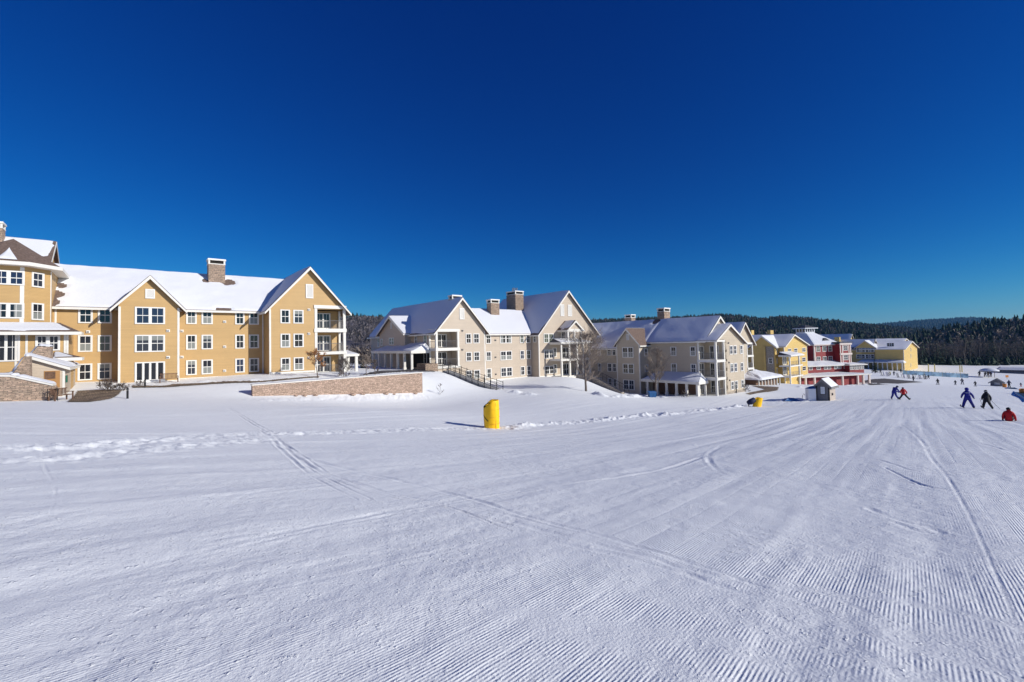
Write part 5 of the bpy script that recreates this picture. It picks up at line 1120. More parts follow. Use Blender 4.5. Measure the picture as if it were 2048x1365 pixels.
def conifer_mesh(seed, h, r0, layers=16, drop=.35, gap=.14):
    """needle-bearing boughs in whorls: each bough a drooping fan of small ragged faces"""
    rg = random.Random(seed); cr = MB(); tr = MB(); tr.tube([(0, 0, -.5), (0, 0, h * .5), (0, 0, h * .97)], [h * .014, h * .009, .02], 6)
    for k in range(layers):
        f = gap + (1 - gap) * k / layers; z = h * f; R_ = r0 * (1 - f) ** .8 * rg.uniform(.75, 1.15) + .12; nb = max(4, int(9 * (1 - f) + 4))
        for i in range(nb):
            az = 2 * math.pi * (i + rg.random()) / nb; L_ = R_ * rg.uniform(.65, 1.15); dz = -L_ * drop * rg.uniform(.4, 1.2); w_ = L_ * .34; c, s_ = math.cos(az), math.sin(az); P = []
            for j, (a_, b_) in enumerate(((.05, 0), (.35, .6), (.5, .25), (.7, .8), (.8, .3), (1, 0), (.8, -.3), (.7, -.8), (.5, -.25), (.35, -.6))):
                rr_ = L_ * a_; ww = w_ * b_ * rg.uniform(.7, 1.3); P.append((rr_ * c - ww * s_, rr_ * s_ + ww * c, z + dz * a_ + rg.uniform(-.06, .06) * h * .1 - abs(b_) * .05 * L_))
            cr.add(P, [(0, 1, 2, 8, 9), (2, 3, 4, 6, 7, 8), (4, 5, 6)])
    return tr, cr
def copy_tree(o, parent=None):
    c = o.copy(); C.objects.link(c); c.parent = parent
    for ch in list(o.children): copy_tree(ch, c)
    return c
def tree_proto(kind, seed, h):
    r = empty('conifer' if kind == 'c' else 'bare_tree', (0, 0, 0))
    if kind == 'c': t, c = conifer_mesh(seed, h, h * random.Random(seed).uniform(.17, .26), 18); t.build('trunk', 'bark', r, loc=(0, 0, 0)); c.build('crown', 'pine' if seed % 2 else 'pined', r, loc=(0, 0, 0))
    else: t, c, l = bare_mesh(seed, h, h * .26, h * .011, nb=(18, 5, 3, 1), levels=3, start=.3, up=.6); t.build('trunk', 'twig2' if seed % 2 else 'bark', r, loc=(0, 0, 0)); c.build('crown', 'twig', r, loc=(0, 0, 0))
    return r
# forest edge behind the slope, right
protos = [tree_proto('c', s_, 20) for s_ in (101, 102, 103, 104)] + [tree_proto('b', s_, 19) for s_ in (201, 202, 203, 204)]
used = set(); rg = random.Random(99)
spots = []
for k in range(96):
    px = 1800 + 300 * (k + rg.random()) / 96; row = k % 3; D = 232 + row * 14 + rg.uniform(-4, 4); spots.append((px, D, row))
for px, D, row in spots:
    con = rg.random() < (.62 if px < 1900 else .45); i = rg.randrange(4) + (0 if con else 4); p = protos[i]
    o = copy_tree(p) if i in used else p; used.add(i)
    q = at(px, 741 if px < 1930 else 738, D); z = q[2] + row * 1.2; h = rg.uniform(13, 19) * (1 if px > 1860 else .72); s_ = h / 20
    o.location = (q[0], q[1], z - .5); o.rotation_euler = (0, 0, rg.uniform(0, 6.28)); o.scale = (s_ * rg.uniform(.85, 1.2), s_ * rg.uniform(.85, 1.2), s_)
    wh = 'right of the farthest yellow lodge' if px < 1852 else 'behind the left part of the blue netting' if px < 1880 else 'behind the middle of the blue netting' if px < 1908 else 'behind the right end of the blue netting' if px < 1940 else 'left of the umbrella shelter' if px < 1966 else 'behind the umbrella shelter' if px < 1995 else 'above the low snow-covered building' if px < 2022 else 'at the right edge'
    lk = ('tall ' if h > 17 else 'middle-sized ' if h > 15 else 'short ') + ('', '', '')[row]; rw = ['front', 'middle', 'back'][row]; wh = wh.replace('the low snow-covered building', 'the low snowy building')
    if con: tag(o, lk + 'conifer, ' + rw + ' row, ' + wh, 'conifer', 'conifers along the forest edge')
    else: tag(o, lk + 'leafless tree, ' + rw + ' row, ' + wh, 'tree', 'leafless trees along the forest edge')
t, c = conifer_mesh(55, 9, 2.3, 20, gap=.04); x, y, z = gz(1750, 762); q = at(1750, 745, 150); r = tag(empty('conifer', (q[0], q[1], q[2])), 'single bushy evergreen standing in front of the farthest yellow lodge', 'conifer')
t.build('trunk', 'bark', r, loc=(0, 0, 0)); c.build('crown', 'pine', r, loc=(0, 0, 0)); r.scale = (.66, .66, .66)
t, c = conifer_mesh(56, 2.6, 1.1, 12, gap=.02); q = at(725, 740, 74); r = tag(empty('conifer', tuple(q)), 'low dark evergreen shrub between the yellow lodge and the cream lodge', 'conifer'); t.build('trunk', 'bark', r, loc=(0, 0, 0)); c.build('crown', 'pined', r, loc=(0, 0, 0))

# ================================================================== hills and the woods on them
def hill(name, prof, Dr, Db, zb, m, depth=1.6, th=0, amp=.02, seed=1):
    """prof: pixel skyline of the ground; ridge at distance Dr, foot at Db"""
    P = np.array(prof, float); px = np.linspace(P[0, 0], P[-1, 0], 160); py = np.interp(px, P[:, 0], P[:, 1]); nv = 40; mb = MB(); V = []
    fr_ = np.linspace(0, depth, nv)
    for a_, b_ in zip(px, py):
        q = at(a_, b_, Dr); d = ray(a_, 690)
        for f in fr_:
            D = Db + (Dr - Db) * f; s_ = math.sin(min(f, 1) * math.pi / 2) ** 1.15 if f <= 1 else 1 - .5 * (f - 1) ** 1.3
            V.append([d[0] * D, D, zb + (q[2] - th - zb) * s_])
    V = np.array(V); amp_ = amp * (Dr - Db); V[:, 2] += amp_ * fbm(V[:, 0] / (Dr * .12), V[:, 1] / (Dr * .12), seed, 4) * .6
    mb.add(V.tolist(), [(i * nv + j, (i + 1) * nv + j, (i + 1) * nv + j + 1, i * nv + j + 1) for i in range(159) for j in range(nv - 1)])
    me = bpy.data.meshes.new(name); me.from_pydata(mb.v, [], mb.f); me.materials.append(M[m]); me.polygons.foreach_set('use_smooth', [True] * len(me.polygons)); o = bpy.data.objects.new(name, me); C.objects.link(o); o['kind'] = 'structure'
    return V.reshape(160, nv, 3)
def scatter(V, n, f0, f1, seed):
    rg_ = np.random.RandomState(seed); a = rg_.rand(n) * 158.99; b = (f0 + (f1 - f0) * rg_.rand(n)) * (V.shape[1] - 1.01); i = a.astype(int); j = b.astype(int); u = (a - i)[:, None]; v = (b - j)[:, None]
    return (V[i, j] * (1 - u) + V[i + 1, j] * u) * (1 - v) + (V[i, j + 1] * (1 - u) + V[i + 1, j + 1] * u) * v
def forest(name, P, hs_, kind, mats, seed, wr=.2, nl=4, rag=.35):
    rg_ = np.random.RandomState(seed); vs = []; fs = []; mi = []; off = 0; P = np.asarray(P); n = len(P)
    for k in range(n):
        h = hs_[0] + (hs_[1] - hs_[0]) * rg_.rand() ** 1.6; x, y, z = P[k]; m_ = rg_.randint(len(mats))
        if kind == 'c':
            nr = 7; V = []; wv = rg_.uniform(.7, 1.6)
            for l in range(nl):
                f0 = .06 + .88 / nl * l; R_ = h * wr * wv * (1 - f0) * rg_.uniform(.8, 1.2); th = rg_.rand() * 6.28 + np.arange(nr) * 6.2832 / nr; rr_ = R_ * (1 + rag * (rg_.rand(nr) - .5) * 2); V.append((x, y, z + h * min(1, f0 + 1.7 / nl)))
                V += [(x + a_ * math.cos(t_), y + a_ * math.sin(t_), z + h * (f0 + .05 * q_)) for a_, t_, q_ in zip(rr_, th, rg_.rand(nr))]
                for i in range(nr): fs.append((off + l * (nr + 1), off + l * (nr + 1) + 1 + i, off + l * (nr + 1) + 1 + (i + 1) % nr)); mi.append(m_)
            vs += V; off += len(V)
        else:
            nb = 16; vs += [(x - h * .012, y, z), (x + h * .012, y, z), (x, y, z + h * .8)]; fs.append((off, off + 1, off + 2)); mi.append(m_); off += 3
            for i in range(nb):
                f = .25 + .6 * rg_.rand(); az = rg_.rand() * 6.28; L_ = h * (.16 + .16 * rg_.rand()) ; up_ = h * (.12 + .2 * rg_.rand()); w_ = h * .014; c, s_ = math.cos(az), math.sin(az); z0 = z + h * f * .8
                vs += [(x - w_ * s_, y + w_ * c, z0), (x + w_ * s_, y - w_ * c, z0), (x + L_ * c, y + L_ * s_, z0 + up_), (x + L_ * .5 * c + w_ * 3 * s_, y + L_ * .5 * s_, z0 + up_ * .9)]
                fs.append((off, off + 1, off + 2, off + 3)); mi.append(m_); off += 4
    me = bpy.data.meshes.new(name); me.from_pydata(vs, [], fs)
    for m_ in mats: me.materials.append(M[m_])
    me.polygons.foreach_set('material_index', mi); o = bpy.data.objects.new(name, me); C.objects.link(o); o['kind'] = 'stuff'
    return o
V = hill('hill', [(200, 690), (400, 660), (560, 645), (650, 638), (700, 636), (760, 636), (850, 640), (960, 652), (1100, 668), (1180, 680)], 620, 210, -10, 'floor_grey', th=6, seed=2)
tag(forest('hillside_woods', scatter(V, 8000, .12, .68, 5), (4.5, 8), 'b', ['greytree', 'floor_grey', 'floor_grey'], 6), 'grey leafless woods covering the hill behind the yellow lodge', 'woods')
tag(forest('hilltop_conifers', scatter(V, 900, .5, .66, 7), (7, 11), 'c', ['pined', 'pine'], 8), 'dark conifers along the top of the hill behind the yellow lodge', 'woods')
tag(forest('hill_foot_brush', [tuple(at(rg.uniform(640, 860), 737, rg.uniform(125, 205))) for k in range(420)], (4, 9), 'b', ['greytree', 'twig', 'twig2'], 9), 'purple brown leafless brush at the foot of the hill', 'brush')
V = hill('hill', [(1050, 655), (1180, 643), (1250, 641), (1320, 638), (1400, 634), (1450, 631), (1500, 636), (1525, 640), (1560, 636), (1600, 637), (1650, 642), (1700, 646), (1750, 651), (1850, 660), (2000, 672)], 1000, 300, -22, 'floor_forest', th=11, seed=12)
tag(forest('hillside_forest', scatter(V, 8500, .15, .68, 15), (6, 13), 'c', ['pined', 'pined', 'pine'], 16), 'dark conifer forest over the hills behind the red building', 'forest')
tag(forest('hillside_woods', scatter(V, 4200, .15, .68, 25), (7, 12), 'b', ['greytree', 'twig', 'twig2'], 26), 'patches of leafless woods among the conifers on the hill', 'woods')
V = hill('hill', [(1600, 670), (1720, 658), (1760, 654), (1800, 652), (1850, 648), (1900, 645), (1950, 642), (2048, 645), (2250, 650), (2500, 660)], 3200, 1600, -30, 'far_ridge' if 'far_ridge' in M else 'floor_forest', seed=22)
tag(forest('ridge_forest', scatter(V, 6000, .05, .66, 35), (14, 24), 'c', ['pined'], 36, wr=.35), 'blue forest on the farthest ridge', 'forest')
V = hill('hill', [(1700, 712), (1780, 692), (1850, 679), (1900, 667), (1960, 658), (2048, 648), (2200, 640), (2400, 636)], 420, 262, -16, 'floor_forest', th=6, seed=32)
tag(forest('hillside_forest', scatter(V, 1300, .04, .72, 45), (6, 17), 'c', ['pined', 'pine', 'pine'], 46, nl=7, rag=.6), 'mixed dark conifers on the slope behind the forest edge at the right', 'forest')
tag(forest('hillside_woods', scatter(V, 1900, .04, .7, 47), (8, 14), 'b', ['greytree', 'twig', 'twig2'], 48), 'grey leafless trees on the slope behind the forest edge at the right', 'woods')

# ================================================================== people
def skinned(name, J, E_, mats, segm, parent, root='pelvis', sub=1):
    """one continuous body grown over a posed skeleton. J: joint -> (xyz, radius); E_: bones; segm: bone -> material slot"""
    names = list(J); idx = {k: i for i, k in enumerate(names)}
    me = bpy.data.meshes.new(name + '_rig'); me.from_pydata([J[k][0] for k in names], [(idx[a], idx[b]) for a, b in E_], [])
    o = bpy.data.objects.new(name + '_rig', me); C.objects.link(o); m = o.modifiers.new('skin', 'SKIN'); m.use_smooth_shade = True
    for i, k in enumerate(names):
        r_ = J[k][1]; v = me.skin_vertices[0].data[i]; v.radius = (r_, r_) if not isinstance(r_, tuple) else r_; v.use_root = (k == root)
    s_ = o.modifiers.new('sub', 'SUBSURF'); s_.levels = sub; s_.render_levels = sub
    dg = bpy.context.evaluated_depsgraph_get(); dg.update(); out = bpy.data.meshes.new_from_object(o.evaluated_get(dg)); out.name = name
    bpy.data.objects.remove(o)
    out.materials.clear()
    for x in mats: out.materials.append(M[x])
    B_ = [(Vector(J[a][0]), Vector(J[b][0])) for a, b in E_]; mi = []
    for p in out.polygons:
        c = p.center; best = 1e9; bi = 0
        for i, (a, b) in enumerate(B_):
            v = b - a; t = max(0, min(1, (c - a).dot(v) / max(v.length_squared, 1e-9))); d = (c - a - v * t).length
            if d < best: best = d; bi = i
        mi.append(segm.get(E_[bi], segm.get(E_[bi][1], 0)))
    out.polygons.foreach_set('material_index', mi); out.polygons.foreach_set('use_smooth', [True] * len(out.polygons))
    ob = bpy.data.objects.new(name, out); C.objects.link(ob); ob.parent = parent; return ob
EB = [('pelvis', 'belly'), ('belly', 'chest'), ('chest', 'neck'), ('neck', 'jaw'), ('jaw', 'crown')]
for S in 'lr': EB += [('chest', 'sh' + S), ('sh' + S, 'el' + S), ('el' + S, 'wr' + S), ('wr' + S, 'pa' + S), ('pelvis', 'hi' + S), ('hi' + S, 'kn' + S), ('kn' + S, 'an' + S), ('an' + S, 'to' + S)]
def pose(hip=(0, 0, .9), chest=(0, .03, 1.22), neck=(0, .05, 1.45), head=(0, .10, 1.60), crown=(0, .12, 1.68), sh=.18, arms=None, legs=None, bulk=1.):
    J = {'pelvis': (hip, .15 * bulk), 'belly': (tuple((a + b) / 2 for a, b in zip(hip, chest)), .145 * bulk), 'chest': (chest, .16 * bulk), 'neck': (neck, .1), 'jaw': (head, .108), 'crown': (crown, .095)}
    cx, cy, cz = chest
    for S, sg in (('l', -1), ('r', 1)):
        J['sh' + S] = ((cx + sg * sh, cy, cz + .16), .088 * bulk); el, wr, pa = arms[S]; J['el' + S] = (el, .068 * bulk); J['wr' + S] = (wr, .052 * bulk); J['pa' + S] = (pa, .048)
        kn, an, to = legs[S]; J['hi' + S] = ((hip[0] + sg * .10, hip[1], hip[2] - .06), .118 * bulk); J['kn' + S] = (kn, .085 * bulk); J['an' + S] = (an, .075 * bulk); J['to' + S] = (to, .055)
    return J
def glove(J, S, parent, m='black'):
    w_, p_ = Vector(J['wr' + S][0]), Vector(J['pa' + S][0]); d = (p_ - w_).normalized(); sg = -1 if S == 'l' else 1
    a = d.cross(Vector((0, 1, 0))); a = (a if a.length > .1 else Vector((1, 0, 0))).normalized(); n = a.cross(d)
    q = MB(); q.tube([w_, w_ + d * .05, p_ + d * .03], [.045, .052, .05], 8)
    for k, (o_, L_) in enumerate(((-.036, .075), (-.012, .088), (.012, .084), (.036, .066))):
        b0 = p_ + d * .02 + n * o_; q.tube([b0, b0 + d * L_ * .5, b0 + d * L_ * .85 + a * L_ * .25 * -sg, b0 + d * L_ * .9 + a * L_ * .5 * -sg], [.014, .0135, .012, .009], 6)
    b0 = w_ + d * .05 + n * .045; q.tube([b0, b0 + n * .03 + d * .03, b0 + n * .035 + d * .065], [.016, .015, .011], 6)
    return q.build('glove', m, parent, loc=(0, 0, 0), smooth=True)
def ski(parent, x, y, ang, L_=1.65, m='black', z=0.03):
    q = MB(); pts = []; n = 12
    for i in range(n + 1):
        f = i / n; yy = -L_ * .45 + L_ * f; zz = .0 if f < .86 else (f - .86) ** 2 * 7; w_ = .038 + .012 * abs(2 * f - 1) if f < .97 else .02; pts += [(-w_, yy, zz), (w_, yy, zz), (w_, yy, zz + .02), (-w_, yy, zz + .02)]
    q.add(pts, [(i * 4 + j, i * 4 + (j + 1) % 4, i * 4 + 4 + (j + 1) % 4, i * 4 + 4 + j) for i in range(n) for j in range(4)] + [(0, 1, 2, 3), (n * 4 + 3, n * 4 + 2, n * 4 + 1, n * 4)])
    o = q.build('ski', m, parent, loc=(x, y, z)); o.rotation_euler = (0, 0, ang); return o
def helmet(parent, c, r_=.125, m='black', band=None):
    q = MB(); n, k = 14, 8; vs = []
    for i in range(k + 1):
        ph = math.pi * .62 * i / k
        for j in range(n): th = 2 * math.pi * j / n; vs.append((r_ * math.sin(ph) * math.cos(th), r_ * 1.12 * math.sin(ph) * math.sin(th), r_ * math.cos(ph)))
    q.add(vs, [(i * n + j, (i + 1) * n + j, (i + 1) * n + (j + 1) % n, i * n + (j + 1) % n) for i in range(k) for j in range(n)])
    o = q.build('helmet', m, parent, loc=c, smooth=True)
    if band: b = MB(); b.tube([(r_ * 1.02 * math.cos(t), r_ * 1.14 * math.sin(t), .0) for t in np.linspace(0, 2 * math.pi, 20)], .014, 5, cap=False); b.build('goggle_strap', band, o, loc=(0, 0, 0))
    return o
def person(px, py, hpx, label, J, mats, segm, group=None, skis=(), fwd=0, nominal=1.7, hat=None, gloves=True, extra=None, zo=0.):
    x, y, z = gz(px, py); s_ = hpx / 910 * y / nominal; s_ = max(.6, min(1.25, s_)); r = tag(empty('person', (x, y, z + zo), fwd - math.atan2(x, y)), label, 'person', group); r.scale = (s_,) * 3
    skinned('body', J, EB, mats, segm, r)
    if gloves:
        for S in 'lr': glove(J, S, r)
    for a in skis: ski(r, *a)
    if hat: helmet(r, hat[0], hat[1], hat[2], hat[3])
    if extra: extra(r)
    return r
SUIT = {'crown': 0, 'jaw': 0}
# instructor in blue, legs apart, seen from behind
J = pose(hip=(0, -.05, .86), chest=(0, .03, 1.18), neck=(0, .08, 1.43), head=(0, .12, 1.56), crown=(0, .13, 1.68), sh=.15, bulk=1.3,
         arms={'l': ((-.30, .0, 1.1), (-.34, .12, .92), (-.34, .18, .86)), 'r': ((.31, .0, 1.08), (.38, .10, .90), (.41, .16, .84))},
         legs={'l': ((-.20, .06, .48), (-.30, -.04, .12), (-.29, .1, .06)), 'r': ((.22, .06, .48), (.36, -.04, .12), (.35, .1, .06))})
def back_print(r): q = MB(); q.box(-.17, .17, -.175, -.165, 1.30, 1.315); q.box(-.11, .11, -.175, -.165, 1.25, 1.262); q.build('back_stripe', 'white', r, loc=(0, 0, 0))
person(1936, 817, 40, 'person in a bright blue hooded ski suit standing legs apart, seen from behind', J, ['bluej', 'black'], {('an' + S, 'to' + S): 1 for S in 'lr'}, skis=((-.29, .0, .06), (.35, .0, -.06)), hat=((0, .11, 1.585), .14, 'bluej', None), extra=back_print, fwd=R(8))
# companion in black coat
J2 = pose(hip=(0, -.05, .80), chest=(0, .05, 1.12), neck=(0, .12, 1.36), head=(0, .18, 1.47), crown=(0, .2, 1.57), sh=.14, bulk=1.25,
          arms={'l': ((-.25, .04, 1.0), (-.26, .16, .84), (-.26, .22, .80)), 'r': ((.26, .04, 1.0), (.29, .16, .82), (.29, .22, .78))},
          legs={'l': ((-.16, .06, .46), (-.24, -.04, .12), (-.23, .1, .06)), 'r': ((.18, .06, .46), (.34, -.04, .12), (.33, .1, .06))})
def coat(r): q = MB(); n = 16; q.tube([(0, -.01, 1.05), (0, -.04, .82), (0, -.05, .60)], [.19, .215, .25], 16, cap=False); q.build('coat_skirt', 'blackj', r, loc=(0, 0, 0), smooth=True)
rb = person(1974, 818, 36, 'skier in a long black coat beside the person in the bright blue suit', J2, ['blackj', 'black'], {('an' + S, 'to' + S): 1 for S in 'lr'}, skis=((-.23, 0, .05), (.33, 0, -.05)), nominal=1.6, hat=((0, .17, 1.52), .125, 'black', 'white'), extra=coat, fwd=R(6))
x, y, z = gz(1974, 818)
for (dx, L_), lb in (((-.36, -1), 'thin ski pole held at the left side of the person in the long black coat'), ((.42, 1), 'thin ski pole held at the right side of the person in the long black coat')):
    o = MB().tube([(0, 0, .84), (L_ * .28, -.55, .03)], .012, 5).build('ski_pole', 'black', None, loc=(x + dx, y + .2, z)); tag(o, lb, 'ski pole')
# pair further down: blue one bending towards the red one
J3 = pose(hip=(-.08, -.05, .84), chest=(.04, .1, 1.12), neck=(.14, .14, 1.31), head=(.21, .16, 1.39), crown=(.25, .18, 1.46), sh=.14, bulk=1.2,
          arms={'l': ((.10, .22, .92), (.28, .3, .82), (.34, .3, .78)), 'r': ((.32, .0, .98), (.46, .05, .82), (.52, .05, .78))},
          legs={'l': ((-.20, .0, .46), (-.34, -.02, .12), (-.30, .12, .06)), 'r': ((.08, .0, .46), (.26, -.02, .12), (.29, .12, .06))})
person(1790.5, 799, 24, 'person in blue ski clothes bending over towards the skier in the red jacket', J3, ['bluej', 'navy'], {('an' + S, 'to' + S): 1 for S in 'lr'}, skis=((-.32, 0, .05), (.28, 0, -.05)), nominal=1.4, hat=((.23, .17, 1.42), .13, 'navy', None))
J4 = pose(hip=(0, -.05, .80), chest=(-.04, .04, 1.12), neck=(-.05, .1, 1.34), head=(-.06, .14, 1.44), crown=(-.06, .15, 1.52), sh=.17, bulk=1.25,
          arms={'l': ((-.30, .04, 1.0), (-.26, .22, .86), (-.24, .28, .82)), 'r': ((.30, .04, .98), (.30, .2, .84), (.29, .27, .8))},
          legs={'l': ((-.24, .05, .44), (-.44, -.04, .12), (-.42, .1, .06)), 'r': ((.27, .05, .44), (.54, -.04, .12), (.52, .1, .06))})
LEG = {('an' + S, 'to' + S): 1 for S in 'lr'}; LEG.update({('kn' + S, 'an' + S): 1 for S in 'lr'}); LEG.update({('hi' + S, 'kn' + S): 1 for S in 'lr'})
person(1808, 800, 24, 'skier in a red jacket and black trousers with legs wide apart', J4, ['redj', 'blackj'], LEG, skis=((-.42, 0, .12), (.52, 0, -.12)), nominal=1.56, hat=((-.06, .14, 1.49), .12, 'black', None))
# seated in red, near the right edge
J5 = pose(hip=(0, 0, .14), chest=(0, .06, .46), neck=(0, .12, .70), head=(0, .16, .80), crown=(0, .17, .90), sh=.2, bulk=1.22,
          arms={'l': ((-.28, .0, .38), (-.30, .02, .14), (-.30, .06, .08)), 'r': ((.30, .0, .38), (.33, .02, .14), (.33, .06, .08))},
          legs={'l': ((-.22, .48, .36), (-.24, .82, .10), (-.24, .9, .18)), 'r': ((.22, .48, .36), (.24, .82, .10), (.24, .9, .18))})
person(2018, 843, 27, 'person in a red jacket sitting in the snow near the right edge, seen from behind', J5, ['redj', 'blackj'], LEG, nominal=.98, hat=((0, .16, .86), .125, 'black', None), zo=.0)
# distant skiers
def far_pose(k):
    rg = random.Random(k); w_ = rg.uniform(.10, .24); b = rg.uniform(-.02, .14)
    return pose(hip=(0, -.04, .86), chest=(0, b, 1.18), neck=(0, b + .05, 1.42), head=(0, b + .08, 1.55), crown=(0, b + .09, 1.65), bulk=1.1,
                arms={'l': ((-.30, b, 1.04), (-.34, b + .2, .92), (-.34, b + .26, .9)), 'r': ((.30, b, 1.04), (.36, b + .18, .9), (.37, b + .24, .88))},
                legs={'l': ((-w_ * .8, .05, .46), (-w_, -.03, .12), (-w_, .1, .06)), 'r': ((w_ * .8, .05, .46), (w_, -.03, .12), (w_, .1, .06))})
FAR = [(1876, 771, 12.5, 'blackj', 'blackj', 'lone distant skier in black, leftmost of the skiers on the open slope below the forest', 0),
       (1911, 771, 10, 'blackj', 'navy', 'short distant skier in black with arms held out, standing left of a taller skier', .5),
       (1925, 770, 12.5, 'greyj', 'navy', 'taller distant skier in grey standing beside the short one with arms out', 0),
       (1951, 774, 11, 'blackj', 'blackj', 'distant skier in black crouching with legs apart, left of the small grey hut', .4),
       (1959, 753, 11, 'blackj', 'blackj', 'person in black standing left of the snow-topped umbrella shelter', 0),
       (1971, 753.5, 10, 'greyj', 'blackj', 'person in grey under the snow-topped umbrella shelter, at its left', 0),
       (1976.5, 754, 12, 'blackj', 'blackj', 'tall person in black under the middle of the snow-topped umbrella shelter', 0),
       (1982, 754, 11, 'navy', 'blackj', 'person in navy under the snow-topped umbrella shelter, at its right', 0),
       (2018.5, 776, 16, 'navy', 'blackj', 'person in navy and black at the top of the moving carpet beside the orange padding', 0),
       (2042, 774, 8, 'navy', 'redj', 'small figure in navy and red on the moving carpet at the right edge', 0),
       (1761, 748, 9, 'blackj', 'blackj', 'person in black walking on the snow in front of the farthest lodge porch', 0),
       (1780.5, 752, 8, 'ypost', 'blackj', 'person in a yellow-green jacket at the left end of the ski racks', 0),
       (1788, 752, 9, 'navy', 'navy', 'person in dark blue at the left end of the ski racks', 0),
       (1802, 746, 8, 'navy', 'blackj', 'person in navy standing before the blue netting', 0),
       (1827, 763, 10, 'greyj', 'blackj', 'person in dark grey standing at the road end below the ski racks', 0),
       (1857, 759, 9, 'blackj', 'blackj', 'person in black at the right end of the ski racks', 0), (1852, 759.5, 8, 'greyj', 'navy', 'person in grey next to the one in black at the right end of the racks', 0)]
for k, (px, py, hp, c1, c2, lb, lean) in enumerate(FAR):
    person(px, py, hp, lb, far_pose(k), [c1, c2], LEG, gloves=False, skis=((-.2, 0, 0), (.2, 0, 0)) if py > 765 else (), hat=((0, .10, 1.6), .12, rnd.choice(['black', 'navy', 'greyj']), None), nominal=1.7, fwd=rnd.uniform(-.5, .5))
# ski racks with skis leaning on them
tops = ['blackj', 'navy', 'black', 'greyj', 'white', 'blackj', 'bluej', 'greyj']
rs_ = random.Random(12); nsk = 0
for i, (px, py) in enumerate(((1796, 756), (1806, 757.5), (1817, 758), (1828, 758.5), (1839, 759), (1849, 759.5), (1765, 752.5), (1775, 753.5))):
    x, y, z = gz(px, py); r = tag(empty('ski_rack', (x, y, z), .3), ['ski rack at the left end of the row beside the road', 'second ski rack from the left in the row beside the road', 'third ski rack from the left in the row beside the road', 'fourth ski rack from the left in the row beside the road', 'fifth ski rack from the left in the row beside the road', 'ski rack at the right end of the row, by the person in black', 'separate ski rack nearest the red building', 'separate ski rack between the red building and the long row'][i], 'ski rack', 'ski racks beside the road')
    for sx in (-.62, .62): MB().tube([(sx, -.3, -.1), (sx, 0, 1.1), (sx, .3, -.1)], .03, 5).build('rack_leg', 'black', r, loc=(0, 0, 0))
    for hh in (1.08, .45): MB().tube([(-.62, .0 if hh > 1 else -.16, hh), (.62, .0 if hh > 1 else -.16, hh)], .03, 5).build('rail', 'black', r, loc=(0, 0, 0))
    for k in range(5):
        q = MB(); L_ = rs_.uniform(1.4, 1.75)
        for dx in (-.045, .045): q.add([(dx - .035, 0, 0), (dx + .035, 0, 0), (dx + .035, .02, 0), (dx - .035, .02, 0), (dx - .03, .36, L_ - .1), (dx + .03, .36, L_ - .1), (dx + .03, .38, L_ - .1), (dx - .03, .38, L_ - .1), (dx, .30, L_), (dx, .31, L_ + .01)], [(0, 3, 2, 1), (0, 1, 5, 4), (2, 3, 7, 6), (1, 2, 6, 5), (3, 0, 4, 7), (4, 5, 8), (6, 7, 9), (5, 6, 9, 8), (7, 4, 8, 9)])
        o = q.build('skis', tops[(i * 3 + k) % 8], None, loc=(x - .5 + k * .25, y - .33 + .15 * (-.5 + k * .25), z + .02)); o.rotation_euler = (0, 0, .3)
        tag(o, ['leftmost', 'second', 'middle', 'fourth', 'rightmost'][k] + ' pair of skis on the ' + ['first rack of the long row', 'second rack of the long row', 'third rack of the long row', 'fourth rack of the long row', 'fifth rack of the long row', 'last rack of the long row', 'rack nearest the red building', 'lone rack left of the long row'][i], 'skis', 'skis standing on the ski racks'); nsk += 1
# netting fence with its posts
FN = Frame(1806, 745, 168, -14)
B = Bld('netting_fence', FN, -13.5, 'long low fence of translucent blue netting at the foot of the forest', 'fence')
e_ = FN.s(1936, 745); nseg = 18; q = MB()
for k in range(nseg):
    a_, b_ = e_ * k / nseg, e_ * (k + 1) / nseg; pa, pb_ = FN.w(a_, 0), FN.w(b_, 0); za_, zb2 = H(*pa), H(*pb_); t0_, t1_ = .08 * math.sin(k * 1.3), .08 * math.sin((k + 1) * 1.3)
    q.add([(a_, t0_, za_ - .1), (b_, t1_, zb2 - .1), (b_, t1_, zb2 + 1.5), (a_, t0_, za_ + 1.5), (a_, t0_ + .03, za_ - .1), (b_, t1_ + .03, zb2 - .1), (b_, t1_ + .03, zb2 + 1.5), (a_, t0_ + .03, za_ + 1.5)], [(0, 1, 2, 3), (5, 4, 7, 6), (3, 2, 6, 7)])
B.put(q, 'netting', 'net')
for k in range(nseg + 1):
    p = FN.w(e_ * k / nseg, 0); q = MB(); q.tube([(e_ * k / nseg, .1, H(*p) - .2), (e_ * k / nseg, .1, H(*p) + 1.75)], .05, 6); B.put(q, 'fence_post', 'ypost')
for px, py, hp in ((1857, 737, 8), (1869.5, 738, 9), (1920, 740, 9), (1924, 740, 8)):
    q = at(px, py, 185); o = MB().box(-.14, .14, -.1, .1, -1.5, hp / 910 * 185).build('marker_post', 'ypost', None, loc=tuple(q)); tag(o, {1857: 'pale yellow marker post, leftmost behind the blue netting', 1869.5: 'taller pale yellow marker post, second behind the blue netting', 1920: 'left one of two close yellow posts at the far end of the blue netting', 1924: 'right one of two close yellow posts at the far end of the blue netting'}[px], 'post', 'marker posts behind the netting')
